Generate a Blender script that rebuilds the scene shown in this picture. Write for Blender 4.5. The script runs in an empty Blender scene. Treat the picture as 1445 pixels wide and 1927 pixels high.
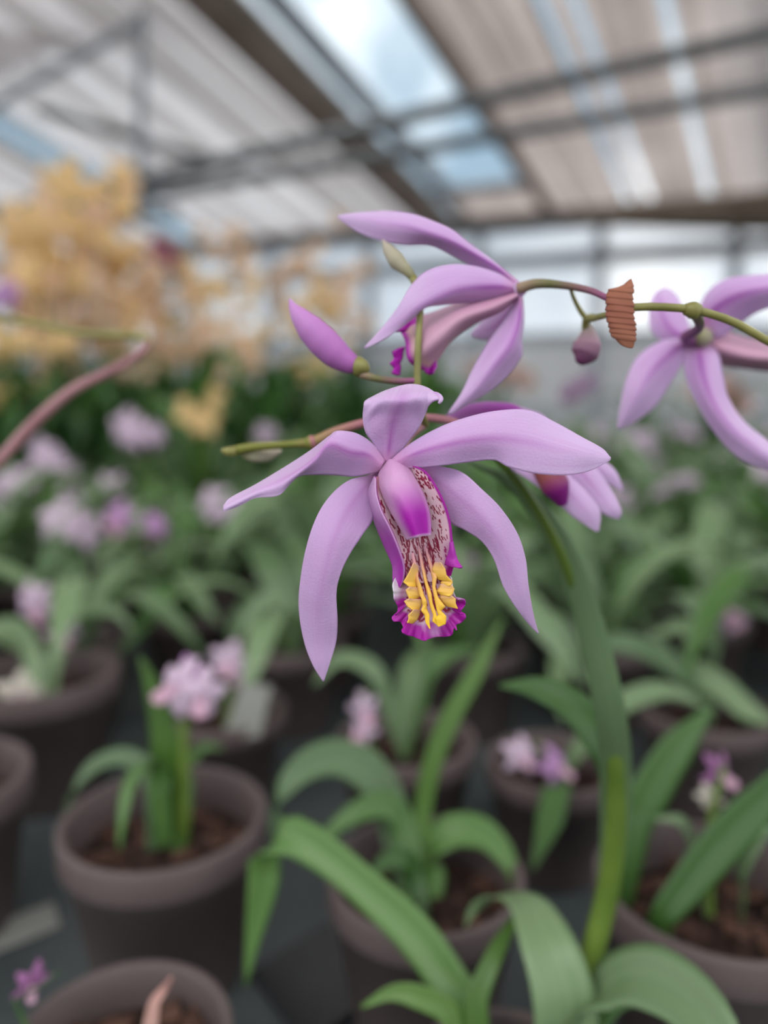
import bpy, math, random
import numpy as np
from mathutils import Vector, Matrix

random.seed(11)
rng = np.random.default_rng(5)
scene = bpy.context.scene
COL = scene.collection

# ------------------------------------------------------------------ camera
FPX = 26.0 / 36.0 * 1927.0
PITCH = math.radians(8.0)
CAM = Vector((0, 0, 1.0))
RIGHT = Vector((1, 0, 0))
FWD = Vector((0, math.cos(PITCH), -math.sin(PITCH)))
UP = Vector((0, math.sin(PITCH), math.cos(PITCH)))
cd = bpy.data.cameras.new('camera')
cd.lens = 26.0
cd.sensor_width = 36.0
cd.sensor_fit = 'AUTO'
cd.clip_start = 0.01
cd.clip_end = 200
cd.dof.use_dof = True
cd.dof.focus_distance = 0.1345
cd.dof.aperture_fstop = 26.0 / 4.9
cam = bpy.data.objects.new('camera', cd)
cam.location = CAM
cam.rotation_euler = (math.pi / 2 - PITCH, 0, 0)
COL.objects.link(cam)
scene.camera = cam

# ------------------------------------------------------------------ world
wd = bpy.data.worlds.new('world')
scene.world = wd
wd.use_nodes = True
nt = wd.node_tree
nt.nodes.clear()
wo = nt.nodes.new('ShaderNodeOutputWorld')
wb = nt.nodes.new('ShaderNodeBackground')
tc = nt.nodes.new('ShaderNodeTexCoord')
mp = nt.nodes.new('ShaderNodeMapping')
mp.inputs['Location'].default_value = (0.0, 2.0, 1.22)
nz = nt.nodes.new('ShaderNodeTexNoise')
nz.inputs['Scale'].default_value = 2.6
nz.inputs['Detail'].default_value = 5
cr = nt.nodes.new('ShaderNodeValToRGB')
cr.color_ramp.elements[0].position = 0.40
cr.color_ramp.elements[0].color = (0.20, 0.28, 0.35, 1)
cr.color_ramp.elements[1].position = 0.60
cr.color_ramp.elements[1].color = (1.2, 1.19, 1.17, 1)
nt.links.new(tc.outputs['Generated'], mp.inputs['Vector'])
nt.links.new(mp.outputs['Vector'], nz.inputs['Vector'])
nt.links.new(nz.outputs['Fac'], cr.inputs['Fac'])
nt.links.new(cr.outputs['Color'], wb.inputs['Color'])
nt.links.new(wb.outputs['Background'], wo.inputs['Surface'])
wb.inputs['Strength'].default_value = 1.0

sun = bpy.data.lights.new('sky_sun_offscreen', 'SUN')
sun.energy = 0.6
sun.angle = math.radians(40)
sun.color = (1.0, 0.97, 0.93)
so = bpy.data.objects.new('sky_sun_offscreen', sun)
so.rotation_euler = (math.radians(38), 0, math.radians(-35))
COL.objects.link(so)

vs = scene.view_settings
vs.view_transform = 'Standard'
vs.look = 'None'
vs.gamma = 1.0
vs.use_curve_mapping = False
vs.exposure = 1.22


# ------------------------------------------------------------------ helpers
def P(px, py, d):
    """point seen at photo pixel (px, py), d metres deep"""
    return CAM + RIGHT * ((px - 722.5) / FPX * d) - UP * ((py - 963.5) / FPX * d) + FWD * d


WLD = {}


def register(o, parent, loc=None):
    """parent o keeping its data in world space"""
    COL.objects.link(o)
    if parent is not None:
        o.parent = parent
        o.matrix_parent_inverse = WLD[parent.name].inverted()
    if loc is not None:
        o.location = loc
    WLD[o.name] = Matrix.Translation(loc if loc is not None else (0, 0, 0))
    return o


def tag(o, label, cat, group=None, kind=None):
    if label:
        o['label'] = label
    if cat:
        o['category'] = cat
    if group:
        o['group'] = group
    if kind:
        o['kind'] = kind
    return o


def thing(name, label, cat, loc, group=None, kind=None):
    o = bpy.data.objects.new(name, None)
    o.empty_display_size = 0.02
    register(o, None, Vector(loc))
    return tag(o, label, cat, group, kind)


def part_empty(name, parent, loc):
    o = bpy.data.objects.new(name, None)
    o.empty_display_size = 0.005
    return register(o, parent, Vector(loc))


def mesh(name, verts, faces, uvs=None, cols=None, smooth=True):
    me = bpy.data.meshes.new(name)
    me.from_pydata([tuple(v) for v in verts], [], faces)
    if smooth:
        me.polygons.foreach_set('use_smooth', [True] * len(me.polygons))
    li = np.zeros(len(me.loops), dtype=np.int32)
    me.loops.foreach_get('vertex_index', li)
    if uvs is not None:
        ul = me.uv_layers.new(name='UVMap')
        ul.data.foreach_set('uv', np.asarray(uvs, dtype=np.float32)[li].ravel())
    if cols is not None:
        ca = me.color_attributes.new('Col', 'FLOAT_COLOR', 'POINT')
        c4 = np.ones((len(verts), 4), dtype=np.float32)
        c4[:, :3] = cols
        ca.data.foreach_set('color', c4.ravel())
    me.update()
    return me


def obj(name, me, mat, parent=None, thick=0.0, subsurf=0):
    o = bpy.data.objects.new(name, me)
    if mat is not None and len(me.materials) == 0:
        me.materials.append(mat)
    register(o, parent)
    if thick:
        m = o.modifiers.new('thickness', 'SOLIDIFY')
        m.thickness = thick
        m.offset = 0
    if subsurf:
        m = o.modifiers.new('smooth', 'SUBSURF')
        m.levels = m.render_levels = subsurf
    return o


def crom(pts, n, smooth=True):
    """resample a polyline at n points, by chord length (Catmull-Rom)"""
    p = np.asarray([tuple(q) for q in pts], dtype=float)
    seg = np.linalg.norm(np.diff(p, axis=0), axis=1)
    seg = np.maximum(seg, 1e-9)
    t = np.concatenate([[0], np.cumsum(seg)])
    t /= t[-1]
    s = np.linspace(0, 1, n)
    k = np.clip(np.searchsorted(t, s, side='right') - 1, 0, len(p) - 2)
    u = ((s - t[k]) / (t[k + 1] - t[k]))[:, None]
    if not smooth or len(p) < 3:
        return p[k] * (1 - u) + p[k + 1] * u
    m = np.zeros_like(p)
    m[1:-1] = (p[2:] - p[:-2]) / (t[2:] - t[:-2])[:, None]
    m[0] = (p[1] - p[0]) / (t[1] - t[0])
    m[-1] = (p[-1] - p[-2]) / (t[-1] - t[-2])
    h = (t[k + 1] - t[k])[:, None]
    h00 = 2 * u**3 - 3 * u**2 + 1
    h10 = u**3 - 2 * u**2 + u
    h01 = -2 * u**3 + 3 * u**2
    h11 = u**3 - u**2
    return h00 * p[k] + h10 * h * m[k] + h01 * p[k + 1] + h11 * h * m[k + 1]


def grid_faces(nu, nv, wrap=False):
    f = []
    for j in range(nv - 1):
        for i in range(nu if wrap else nu - 1):
            a = j * nu + i
            b = j * nu + (i + 1) % nu
            f.append((a, b, b + nu, a + nu))
    return f


def c3(pts):   # crop frame used for measuring the front flower -> photo pixels
    return [(p[0] / 1.8526 + 400, p[1] / 1.8526 + 700) + tuple(p[2:]) for p in pts]


def c4(pts):   # measuring frame of the lip
    return [(p[0] / 5.071 + 640, p[1] / 5.071 + 850) + tuple(p[2:]) for p in pts]


def c2(pts):   # measuring frame of the right-hand flowers
    return [(p[0] / 2.2403 + 800, p[1] / 2.2403 + 480) + tuple(p[2:]) for p in pts]


def loft(name, curves, depth, nu=13, nv=40, bulge=0.0, smooth=True, groove=0.0, ripple=0.0, colfn=None):
    """surface through K outline curves; each point is (px, py, mm behind depth)"""
    cs = []
    for c in curves:
        w = [P(q[0], q[1], depth + (q[2] if len(q) > 2 else 0.0) * 0.001) for q in c]
        cs.append(crom(w, nv, smooth))
    cs = np.array(cs)                      # K, nv, 3
    verts, uvs = [], []
    fw = np.array(FWD)
    ph = random.random() * 6
    for j in range(nv):
        row = crom_u(cs[:, j, :], nu)
        v = j / (nv - 1)
        wid = np.linalg.norm(row[-1] - row[0])
        for i in range(nu):
            u = i / (nu - 1)
            off = bulge * 0.001 * (1 - (2 * u - 1) ** 2) * math.sin(math.pi * min(1, v * 1.05)) ** 0.6
            off -= groove * 0.001 * math.exp(-((u - 0.5) / 0.06) ** 2) * (1 - v)
            off += ripple * 0.001 * math.sin(v * 17 + ph + (3 if u > 0.5 else 0)) * abs(2 * u - 1) ** 3 * min(1, wid / 0.004)
            verts.append(row[i] - fw * off)
            uvs.append((u, v))
    verts = np.array(verts)
    cols = None
    if colfn:
        cols = colfn(verts, np.array(uvs))
    return mesh(name, verts, grid_faces(nu, nv), uvs, cols)


def ease(curves, k):
    """flatten the middle curve of a three-curve petal towards its edges"""
    a, m, b = curves
    n = len(m)
    t = np.linspace(0, 1, n)
    za = np.interp(t, np.linspace(0, 1, len(a)), [q[2] for q in a])
    zb = np.interp(t, np.linspace(0, 1, len(b)), [q[2] for q in b])
    return [a, [(q[0], q[1], (za[i] + zb[i]) / 2 + k * (q[2] - (za[i] + zb[i]) / 2)) for i, q in enumerate(m)], b]


def crom_u(p, n):
    if len(p) == 2:
        s = np.linspace(0, 1, n)[:, None]
        return p[0] * (1 - s) + p[1] * s
    K = len(p)
    s = np.linspace(0, K - 1, n)
    k = np.clip(s.astype(int), 0, K - 2)
    u = (s - k)[:, None]
    m = np.zeros_like(p)
    m[1:-1] = (p[2:] - p[:-2]) / 2
    m[0] = p[1] - p[0]
    m[-1] = p[-1] - p[-2]
    return (2 * u**3 - 3 * u**2 + 1) * p[k] + (u**3 - 2 * u**2 + u) * m[k] + (-2 * u**3 + 3 * u**2) * p[k + 1] + (u**3 - u**2) * m[k + 1]


def tube(name, pts, radii, nseg=10, nv=30, smooth=True, caps=True):
    """tapering tube through world points"""
    c = crom([tuple(p) for p in pts], nv, smooth)
    r = np.interp(np.linspace(0, 1, nv), np.linspace(0, 1, len(radii)), radii)
    verts, uvs = [], []
    tan = np.gradient(c, axis=0)
    tan /= np.linalg.norm(tan, axis=1)[:, None] + 1e-12
    ref = np.array([0.3, 0.2, 0.93])
    nrm = None
    for j in range(nv):
        t = tan[j]
        if nrm is None:
            nrm = np.cross(t, ref)
        nrm = nrm - t * np.dot(nrm, t)
        nrm /= np.linalg.norm(nrm) + 1e-12
        b = np.cross(t, nrm)
        for i in range(nseg):
            a = 2 * math.pi * i / nseg
            verts.append(c[j] + r[j] * (math.cos(a) * nrm + math.sin(a) * b))
            uvs.append((i / nseg, j / (nv - 1)))
    f = grid_faces(nseg, nv, wrap=True)
    if caps:
        f.append(tuple(range(nseg))[::-1])
        f.append(tuple((nv - 1) * nseg + i for i in range(nseg)))
    return mesh(name, verts, f, uvs)


def lathe(name, prof, n=40, centre=(0, 0, 0), wob=0.0):
    verts, uvs = [], []
    for j, (r, z) in enumerate(prof):
        for i in range(n):
            a = 2 * math.pi * i / n
            verts.append((centre[0] + r * math.cos(a), centre[1] + r * math.sin(a), centre[2] + z))
            uvs.append((i / n, j / max(1, len(prof) - 1)))
    return mesh(name, verts, grid_faces(n, len(prof), wrap=True), uvs)


def blade(name, pts, widths, side=None, nv=28, fold=0.25, nu=7, flat=None):
    """leaf: ribbon through world points, widths in metres (full), folded along the midrib, pleated"""
    c = crom([tuple(p) for p in pts], nv)
    w = np.interp(np.linspace(0, 1, nv), np.linspace(0, 1, len(widths)), widths)
    tan = np.gradient(c, axis=0)
    tan /= np.linalg.norm(tan, axis=1)[:, None] + 1e-12
    verts, uvs = [], []
    for j in range(nv):
        s = np.array(side) if side is not None else np.cross(tan[j], np.array([0, 0, 1.0]))
        s = s - tan[j] * np.dot(s, tan[j])
        s /= np.linalg.norm(s) + 1e-12
        n = np.cross(s, tan[j])
        if n[2] < 0:
            n = -n
        for i in range(nu):
            u = i / (nu - 1)
            x = (u - 0.5) * w[j]
            up = abs(x) * fold + (0.018 * w[j] if i % 2 else 0)
            verts.append(c[j] + s * x + n * up)
            uvs.append((u, j / (nv - 1)))
    return mesh(name, verts, grid_faces(nu, nv), uvs)


def box_between(name, a, b, w, h, up=Vector((0, 0, 1))):
    """bar of section w x h from a to b, edges softened"""
    a, b = Vector(a), Vector(b)
    t = (b - a).normalized()
    s = t.cross(up).normalized()
    u = s.cross(t).normalized()
    k = min(w, h) * 0.15
    sec = [(-w / 2 + k, -h / 2), (w / 2 - k, -h / 2), (w / 2, -h / 2 + k), (w / 2, h / 2 - k),
           (w / 2 - k, h / 2), (-w / 2 + k, h / 2), (-w / 2, h / 2 - k), (-w / 2, -h / 2 + k)]
    v = [p + s * x + u * y for p in (a, b) for x, y in sec]
    f = [(i, (i + 1) % 8, 8 + (i + 1) % 8, 8 + i) for i in range(8)] + [tuple(range(7, -1, -1)), tuple(range(8, 16))]
    return mesh(name, v, f, smooth=False)


# ------------------------------------------------------------------ materials
def newmat(name):
    m = bpy.data.materials.new(name)
    m.use_nodes = True
    n = m.node_tree
    n.nodes.clear()
    out = n.nodes.new('ShaderNodeOutputMaterial')
    return m, n, out


def N(n, t, **kw):
    x = n.nodes.new(t)
    for k, v in kw.items():
        x.inputs[k].default_value = v
    return x


def math_node(n, op, a, b=None):
    x = n.nodes.new('ShaderNodeMath')
    x.operation = op
    for i, q in enumerate((a, b)):
        if q is None:
            continue
        if isinstance(q, (int, float)):
            x.inputs[i].default_value = q
        else:
            n.links.new(q, x.inputs[i])
    return x.outputs[0]


def ramp(n, fac, stops):
    r = n.nodes.new('ShaderNodeValToRGB')
    e = r.color_ramp.elements
    while len(e) < len(stops):
        e.new(0.5)
    for el, (p, c) in zip(e, stops):
        el.position = p
        el.color = tuple(c) + (1,) if len(c) == 3 else c
    n.links.new(fac, r.inputs['Fac'])
    return r.outputs['Color']


def mixc(n, fac, a, b):
    x = n.nodes.new('ShaderNodeMix')
    x.data_type = 'RGBA'
    for sock, q in ((x.inputs[0], fac), (x.inputs[6], a), (x.inputs[7], b)):
        if isinstance(q, (int, float)):
            sock.default_value = q
        elif isinstance(q, tuple):
            sock.default_value = q + (1,) if len(q) == 3 else q
        else:
            n.links.new(q, sock)
    return x.outputs[2]


def leafy(n, out, color, rough=0.5, trans=0.3, spec=0.3, bump=None, sheen=0.0):
    b = N(n, 'ShaderNodeBsdfPrincipled', Roughness=rough)
    b.inputs['Specular IOR Level'].default_value = spec
    b.inputs['Sheen Weight'].default_value = sheen
    t = n.nodes.new('ShaderNodeBsdfTranslucent')
    for s in (b.inputs['Base Color'], t.inputs['Color']):
        if isinstance(color, tuple):
            s.default_value = color + (1,)
        else:
            n.links.new(color, s)
    if bump is not None:
        n.links.new(bump, b.inputs['Normal'])
    mx = N(n, 'ShaderNodeMixShader', Fac=trans)
    n.links.new(b.outputs[0], mx.inputs[1])
    n.links.new(t.outputs[0], mx.inputs[2])
    n.links.new(mx.outputs[0], out.inputs['Surface'])


def bump_node(n, height, strength, dist):
    b = N(n, 'ShaderNodeBump', Strength=strength, Distance=dist)
    n.links.new(height, b.inputs['Height'])
    return b.outputs[0]


def petal_mat(name, pale, mid, stripe, base, stripe_amt=0.8, veins=0.25, tip_pale=0.35):
    m, n, out = newmat(name)
    uv = n.nodes.new('ShaderNodeTexCoord')
    sp = n.nodes.new('ShaderNodeSeparateXYZ')
    n.links.new(uv.outputs['UV'], sp.inputs[0])
    U, V = sp.outputs[0], sp.outputs[1]
    du = math_node(n, 'ABSOLUTE', math_node(n, 'SUBTRACT', U, 0.5))
    st = math_node(n, 'MULTIPLY', math_node(n, 'MAXIMUM', math_node(n, 'SUBTRACT', 1.0, math_node(n, 'MULTIPLY', du, 9.0)), 0.0), stripe_amt)
    fade = N(n, 'ShaderNodeMapRange')
    n.links.new(V, fade.inputs[0])
    fade.inputs[1].default_value = 0.95
    fade.inputs[2].default_value = 0.05
    st = math_node(n, 'MULTIPLY', st, fade.outputs[0])
    broad = math_node(n, 'MULTIPLY', math_node(n, 'MAXIMUM', math_node(n, 'SUBTRACT', 1.0, math_node(n, 'MULTIPLY', du, 2.4)), 0.0), fade.outputs[0])
    mpn = N(n, 'ShaderNodeMapping')
    mpn.inputs['Scale'].default_value = (30, 1.6, 1)
    n.links.new(uv.outputs['UV'], mpn.inputs[0])
    nv_ = N(n, 'ShaderNodeTexNoise', Scale=1.0, Detail=3)
    n.links.new(mpn.outputs[0], nv_.inputs[0])
    vein = ramp(n, nv_.outputs['Fac'], [(0.5, (0, 0, 0)), (0.72, (1, 1, 1))])
    tip = ramp(n, V, [(0.40, (0, 0, 0)), (0.95, (1, 1, 1))])
    pale_t = mixc(n, math_node(n, 'MULTIPLY', tip, tip_pale), pale, (0.80, 0.66, 0.84))
    c = mixc(n, broad, pale_t, mid)
    c = mixc(n, math_node(n, 'MULTIPLY', vein, veins), c, mid)
    c = mixc(n, st, c, stripe)
    bs = ramp(n, V, [(0.0, (1, 1, 1)), (0.13, (0, 0, 0))])
    c = mixc(n, bs, c, base)
    gn = N(n, 'ShaderNodeTexNoise', Scale=2600.0, Detail=1)
    oc = n.nodes.new('ShaderNodeTexCoord')
    n.links.new(oc.outputs['Object'], gn.inputs[0])
    bp = bump_node(n, gn.outputs['Fac'], 0.35, 0.0002)
    leafy(n, out, c, rough=0.42, trans=0.28, spec=0.35, bump=bp, sheen=0.15)
    return m


def vcol_mat(name, rough=0.45, trans=0.2, spec=0.35):
    m, n, out = newmat(name)
    a = n.nodes.new('ShaderNodeVertexColor')
    a.layer_name = 'Col'
    gn = N(n, 'ShaderNodeTexNoise', Scale=2200.0, Detail=1)
    oc = n.nodes.new('ShaderNodeTexCoord')
    n.links.new(oc.outputs['Object'], gn.inputs[0])
    bp = bump_node(n, gn.outputs['Fac'], 0.3, 0.0002)
    leafy(n, out, a.outputs['Color'], rough, trans, spec, bp)
    return m


def noise_mat(name, a, b, scale=20.0, rough=0.6, spec=0.3, bump=0.0, bdist=0.002, detail=4, trans=0.0, vec=None):
    m, n, out = newmat(name)
    oc = n.nodes.new('ShaderNodeTexCoord')
    nzz = N(n, 'ShaderNodeTexNoise', Scale=scale, Detail=detail)
    if vec:
        mm = N(n, 'ShaderNodeMapping')
        mm.inputs['Scale'].default_value = vec
        n.links.new(oc.outputs['Object'], mm.inputs[0])
        n.links.new(mm.outputs[0], nzz.inputs[0])
    else:
        n.links.new(oc.outputs['Object'], nzz.inputs[0])
    c = ramp(n, nzz.outputs['Fac'], [(0.32, a), (0.68, b)])
    bp = bump_node(n, nzz.outputs['Fac'], bump, bdist) if bump else None
    if trans:
        leafy(n, out, c, rough, trans, spec, bp)
    else:
        p = N(n, 'ShaderNodeBsdfPrincipled', Roughness=rough)
        p.inputs['Specular IOR Level'].default_value = spec
        n.links.new(c, p.inputs['Base Color'])
        if bp is not None:
            n.links.new(bp, p.inputs['Normal'])
        n.links.new(p.outputs[0], out.inputs['Surface'])
    return m


def ramp_mat(name, stops, axis=1, rough=0.5, trans=0.2, spec=0.3, noise=0.0):
    m, n, out = newmat(name)
    uv = n.nodes.new('ShaderNodeTexCoord')
    sp = n.nodes.new('ShaderNodeSeparateXYZ')
    n.links.new(uv.outputs['UV'], sp.inputs[0])
    f = sp.outputs[axis]
    if noise:
        nn = N(n, 'ShaderNodeTexNoise', Scale=400.0, Detail=3)
        n.links.new(uv.outputs['Object'], nn.inputs[0])
        f = math_node(n, 'ADD', f, math_node(n, 'MULTIPLY', math_node(n, 'SUBTRACT', nn.outputs['Fac'], 0.5), noise))
    c = ramp(n, f, stops)
    leafy(n, out, c, rough, trans, spec)
    return m


def leaf_mat(name, a, b, trans=0.3, rough=0.38):
    m, n, out = newmat(name)
    uv = n.nodes.new('ShaderNodeTexCoord')
    mm = N(n, 'ShaderNodeMapping')
    mm.inputs['Scale'].default_value = (14, 0.8, 1)
    n.links.new(uv.outputs['UV'], mm.inputs[0])
    nn = N(n, 'ShaderNodeTexNoise', Scale=1.0, Detail=3)
    n.links.new(mm.outputs[0], nn.inputs[0])
    oi = n.nodes.new('ShaderNodeObjectInfo')
    f = math_node(n, 'ADD', math_node(n, 'MULTIPLY', nn.outputs['Fac'], 0.6), math_node(n, 'MULTIPLY', oi.outputs['Random'], 0.5))
    c = ramp(n, f, [(0.25, a), (0.8, b)])
    leafy(n, out, c, rough, trans, 0.5, bump_node(n, nn.outputs['Fac'], 0.2, 0.001))
    return m


M = {}
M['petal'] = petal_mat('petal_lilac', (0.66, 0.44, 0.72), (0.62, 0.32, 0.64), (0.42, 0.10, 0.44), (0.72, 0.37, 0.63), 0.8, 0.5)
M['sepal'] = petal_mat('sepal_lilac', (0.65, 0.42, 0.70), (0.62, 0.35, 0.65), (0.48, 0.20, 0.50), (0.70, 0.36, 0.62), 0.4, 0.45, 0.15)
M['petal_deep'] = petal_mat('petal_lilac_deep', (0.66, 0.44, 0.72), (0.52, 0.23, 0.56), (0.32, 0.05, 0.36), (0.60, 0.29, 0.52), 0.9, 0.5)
M['petal_magenta'] = petal_mat('petal_magenta', (0.52, 0.10, 0.52), (0.46, 0.06, 0.46), (0.40, 0.03, 0.40), (0.45, 0.05, 0.40), 0.5)
M['lip'] = vcol_mat('lip_pigment')
M['crest'] = ramp_mat('crest_yellow', [(0.0, (0.66, 0.32, 0.40)), (0.22, (0.68, 0.32, 0.26)), (0.42, (0.78, 0.44, 0.10)), (1.0, (0.86, 0.52, 0.02))], trans=0.1)
M['crest_outer'] = ramp_mat('crest_yellow_outer', [(0.0, (0.72, 0.40, 0.28)), (0.25, (0.78, 0.46, 0.14)), (1.0, (0.86, 0.52, 0.05))], trans=0.1)
M['bud'] = ramp_mat('bud_purple', [(0.0, (0.42, 0.12, 0.40)), (0.3, (0.46, 0.16, 0.46)), (1.0, (0.54, 0.26, 0.56))], trans=0.15)
M['bud_pale'] = ramp_mat('bud_pale', [(0.0, (0.20, 0.20, 0.07)), (0.3, (0.36, 0.33, 0.22)), (1.0, (0.46, 0.40, 0.32))], trans=0.15)
M['bud_mauve'] = ramp_mat('bud_mauve', [(0.0, (0.36, 0.30, 0.26)), (0.5, (0.36, 0.20, 0.27)), (1.0, (0.16, 0.04, 0.12))], trans=0.15)
M['stem_olive'] = noise_mat('stem_olive', (0.16, 0.15, 0.035), (0.25, 0.23, 0.07), 150, 0.4, 0.4)
M['stem_green'] = noise_mat('stem_green', (0.085, 0.145, 0.018), (0.13, 0.20, 0.03), 60, 0.4, 0.4, trans=0.15)
M['stem_pink'] = noise_mat('stem_pink', (0.26, 0.11, 0.12), (0.34, 0.17, 0.18), 80, 0.45, 0.4)
M['stem_purple'] = ramp_mat('stem_purple', [(0.0, (0.26, 0.06, 0.18)), (0.45, (0.17, 0.09, 0.08)), (0.7, (0.12, 0.12, 0.04)), (1.0, (0.30, 0.20, 0.14))], trans=0.0)
M['stem_branch'] = ramp_mat('stem_branch', [(0.0, (0.36, 0.16, 0.18)), (0.42, (0.38, 0.14, 0.17)), (0.62, (0.30, 0.20, 0.08)), (0.72, (0.16, 0.17, 0.03)), (1.0, (0.17, 0.17, 0.03))], trans=0.0)
M['bract'] = ramp_mat('bract_rust', [(0.0, (0.34, 0.13, 0.075)), (0.5, (0.27, 0.09, 0.055)), (1.0, (0.31, 0.12, 0.07))], trans=0.15, noise=0.25, rough=0.7)
M['leaf'] = leaf_mat('leaf_green', (0.042, 0.115, 0.022), (0.12, 0.24, 0.06))
M['leaf_grey'] = leaf_mat('leaf_grey_green', (0.085, 0.155, 0.065), (0.21, 0.31, 0.15))
M['leaf_dark'] = leaf_mat('leaf_dark_green', (0.028, 0.080, 0.022), (0.07, 0.165, 0.042))
M['leaf_bright'] = leaf_mat('leaf_bright_green', (0.06, 0.14, 0.018), (0.12, 0.23, 0.045))
M['pot'] = noise_mat('pot_taupe', (0.082, 0.060, 0.058), (0.100, 0.075, 0.072), 30, 0.55, 0.3)
M['soil'] = noise_mat('potting_soil', (0.008, 0.005, 0.004), (0.040, 0.020, 0.015), 160, 0.9, 0.2, bump=0.8, bdist=0.003)
M['chip'] = noise_mat('bark', (0.035, 0.017, 0.012), (0.12, 0.06, 0.042), 120, 0.8, 0.2, bump=0.4)
M['bench'] = noise_mat('bench_slate', (0.038, 0.046, 0.048), (0.075, 0.088, 0.090), 9, 0.5, 0.4)
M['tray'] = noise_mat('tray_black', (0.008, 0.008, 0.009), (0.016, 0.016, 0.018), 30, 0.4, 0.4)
M['card'] = noise_mat('label_card', (0.17, 0.17, 0.15), (0.23, 0.23, 0.21), 14, 0.6, 0.3)
M['fl_pink'] = noise_mat('bloom_pale_pink', (0.60, 0.42, 0.58), (0.74, 0.60, 0.70), 90, 0.5, 0.3, trans=0.3)
M['fl_lilac'] = noise_mat('bloom_lilac', (0.46, 0.22, 0.48), (0.60, 0.34, 0.62), 90, 0.5, 0.3, trans=0.3)
M['fl_white'] = noise_mat('bloom_cream', (0.60, 0.56, 0.40), (0.70, 0.62, 0.62), 60, 0.5, 0.3, trans=0.3)
M['fl_purple'] = noise_mat('bloom_purple', (0.22, 0.07, 0.20), (0.33, 0.14, 0.30), 90, 0.5, 0.3, trans=0.2)
M['fl_yellow'] = noise_mat('bloom_yellow', (0.78, 0.52, 0.20), (0.86, 0.60, 0.32), 40, 0.5, 0.3, trans=0.3)
M['fl_peach'] = noise_mat('bloom_peach', (0.76, 0.52, 0.34), (0.84, 0.62, 0.45), 40, 0.5, 0.3, trans=0.3)
M['fl_salmon'] = noise_mat('bloom_salmon', (0.62, 0.33, 0.29), (0.66, 0.42, 0.36), 40, 0.5, 0.3, trans=0.3)
M['fl_red'] = noise_mat('bloom_wine', (0.22, 0.05, 0.09), (0.36, 0.13, 0.18), 40, 0.5, 0.3, trans=0.2)
M['lip_small'] = noise_mat('small_lip', (0.50, 0.24, 0.44), (0.62, 0.42, 0.42), 120, 0.5, 0.3, trans=0.2)
M['metal'] = noise_mat('grey_metal', (0.11, 0.115, 0.12), (0.16, 0.165, 0.17), 3, 0.45, 0.4)
M['frame_grey'] = noise_mat('frame_grey', (0.24, 0.26, 0.29), (0.32, 0.34, 0.37), 3, 0.5, 0.4)
M['wood'] = noise_mat('brown_beam', (0.10, 0.075, 0.055), (0.16, 0.12, 0.09), 4, 0.7, 0.2)
M['roll'] = noise_mat('brown_shade_cloth', (0.13, 0.10, 0.075), (0.19, 0.15, 0.12), 6, 0.8, 0.1)
M['slat'] = noise_mat('slat_grey', (0.86, 0.83, 0.83), (0.95, 0.93, 0.93), 2.0, 0.7, 0.2, trans=0.8)
M['slat_warm'] = noise_mat('slat_warm', (0.68, 0.61, 0.58), (0.90, 0.83, 0.80), 1.5, 0.7, 0.2, trans=0.75)
for k_ in ('slat', 'slat_warm'):
    n_ = M[k_].node_tree
    oi_ = n_.nodes.new('ShaderNodeObjectInfo')
    for nd in list(n_.nodes):
        if nd.type in ('BSDF_PRINCIPLED', 'BSDF_TRANSLUCENT'):
            sk = nd.inputs['Base Color'] if nd.type == 'BSDF_PRINCIPLED' else nd.inputs['Color']
            src = sk.links[0].from_socket
            n_.links.new(mixc(n_, math_node(n_, 'MULTIPLY', math_node(n_, 'POWER', oi_.outputs['Random'], 1.5), 0.55), src, (0.30, 0.26, 0.24)), sk)
M['fold'] = noise_mat('fold_tan', (0.38, 0.32, 0.28), (0.52, 0.45, 0.40), 3, 0.8, 0.1, trans=0.25)
M['fold_brown'] = noise_mat('fold_brown', (0.26, 0.20, 0.17), (0.38, 0.30, 0.26), 3, 0.8, 0.1, trans=0.2)
M['panel'] = noise_mat('white_panel', (0.50, 0.50, 0.51), (0.60, 0.60, 0.61), 1.2, 0.5, 0.3)
M['floor'] = noise_mat('gravel', (0.10, 0.10, 0.095), (0.20, 0.19, 0.18), 14, 0.9, 0.2)


def glass_mat(name, tint, gloss=0.08, frost=0.0):
    m, n, out = newmat(name)
    t = n.nodes.new('ShaderNodeBsdfTransparent')
    t.inputs[0].default_value = tint + (1,)
    g = N(n, 'ShaderNodeBsdfGlossy', Roughness=0.08)
    mx = N(n, 'ShaderNodeMixShader', Fac=gloss)
    n.links.new(t.outputs[0], mx.inputs[1])
    n.links.new(g.outputs[0], mx.inputs[2])
    last = mx
    if frost:
        d = n.nodes.new('ShaderNodeBsdfTranslucent')
        d.inputs[0].default_value = (0.9, 0.9, 0.92, 1)
        m2 = N(n, 'ShaderNodeMixShader', Fac=frost)
        n.links.new(mx.outputs[0], m2.inputs[1])
        n.links.new(d.outputs[0], m2.inputs[2])
        last = m2
    n.links.new(last.outputs[0], out.inputs['Surface'])
    return m


M['glass'] = glass_mat('roof_glass', (0.93, 0.95, 0.96), 0.05)
M['window_glass'] = glass_mat('window_glass', (0.95, 0.96, 0.97), 0.05, 0.45)

# ------------------------------------------------------------------ structure: floor, roof, far wall
BENCH = CAM.z - 0.2537
fl = obj('floor', mesh('floor', [(-60, -60, 0), (60, -60, 0), (60, 60, 0), (-60, 60, 0)], [(0, 1, 2, 3)], smooth=False), M['floor'])
tag(fl, 'grey gravel greenhouse floor under the benches', None, kind='structure')


def ray(px, py):
    return (P(px, py, 1.0) - CAM)


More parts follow.
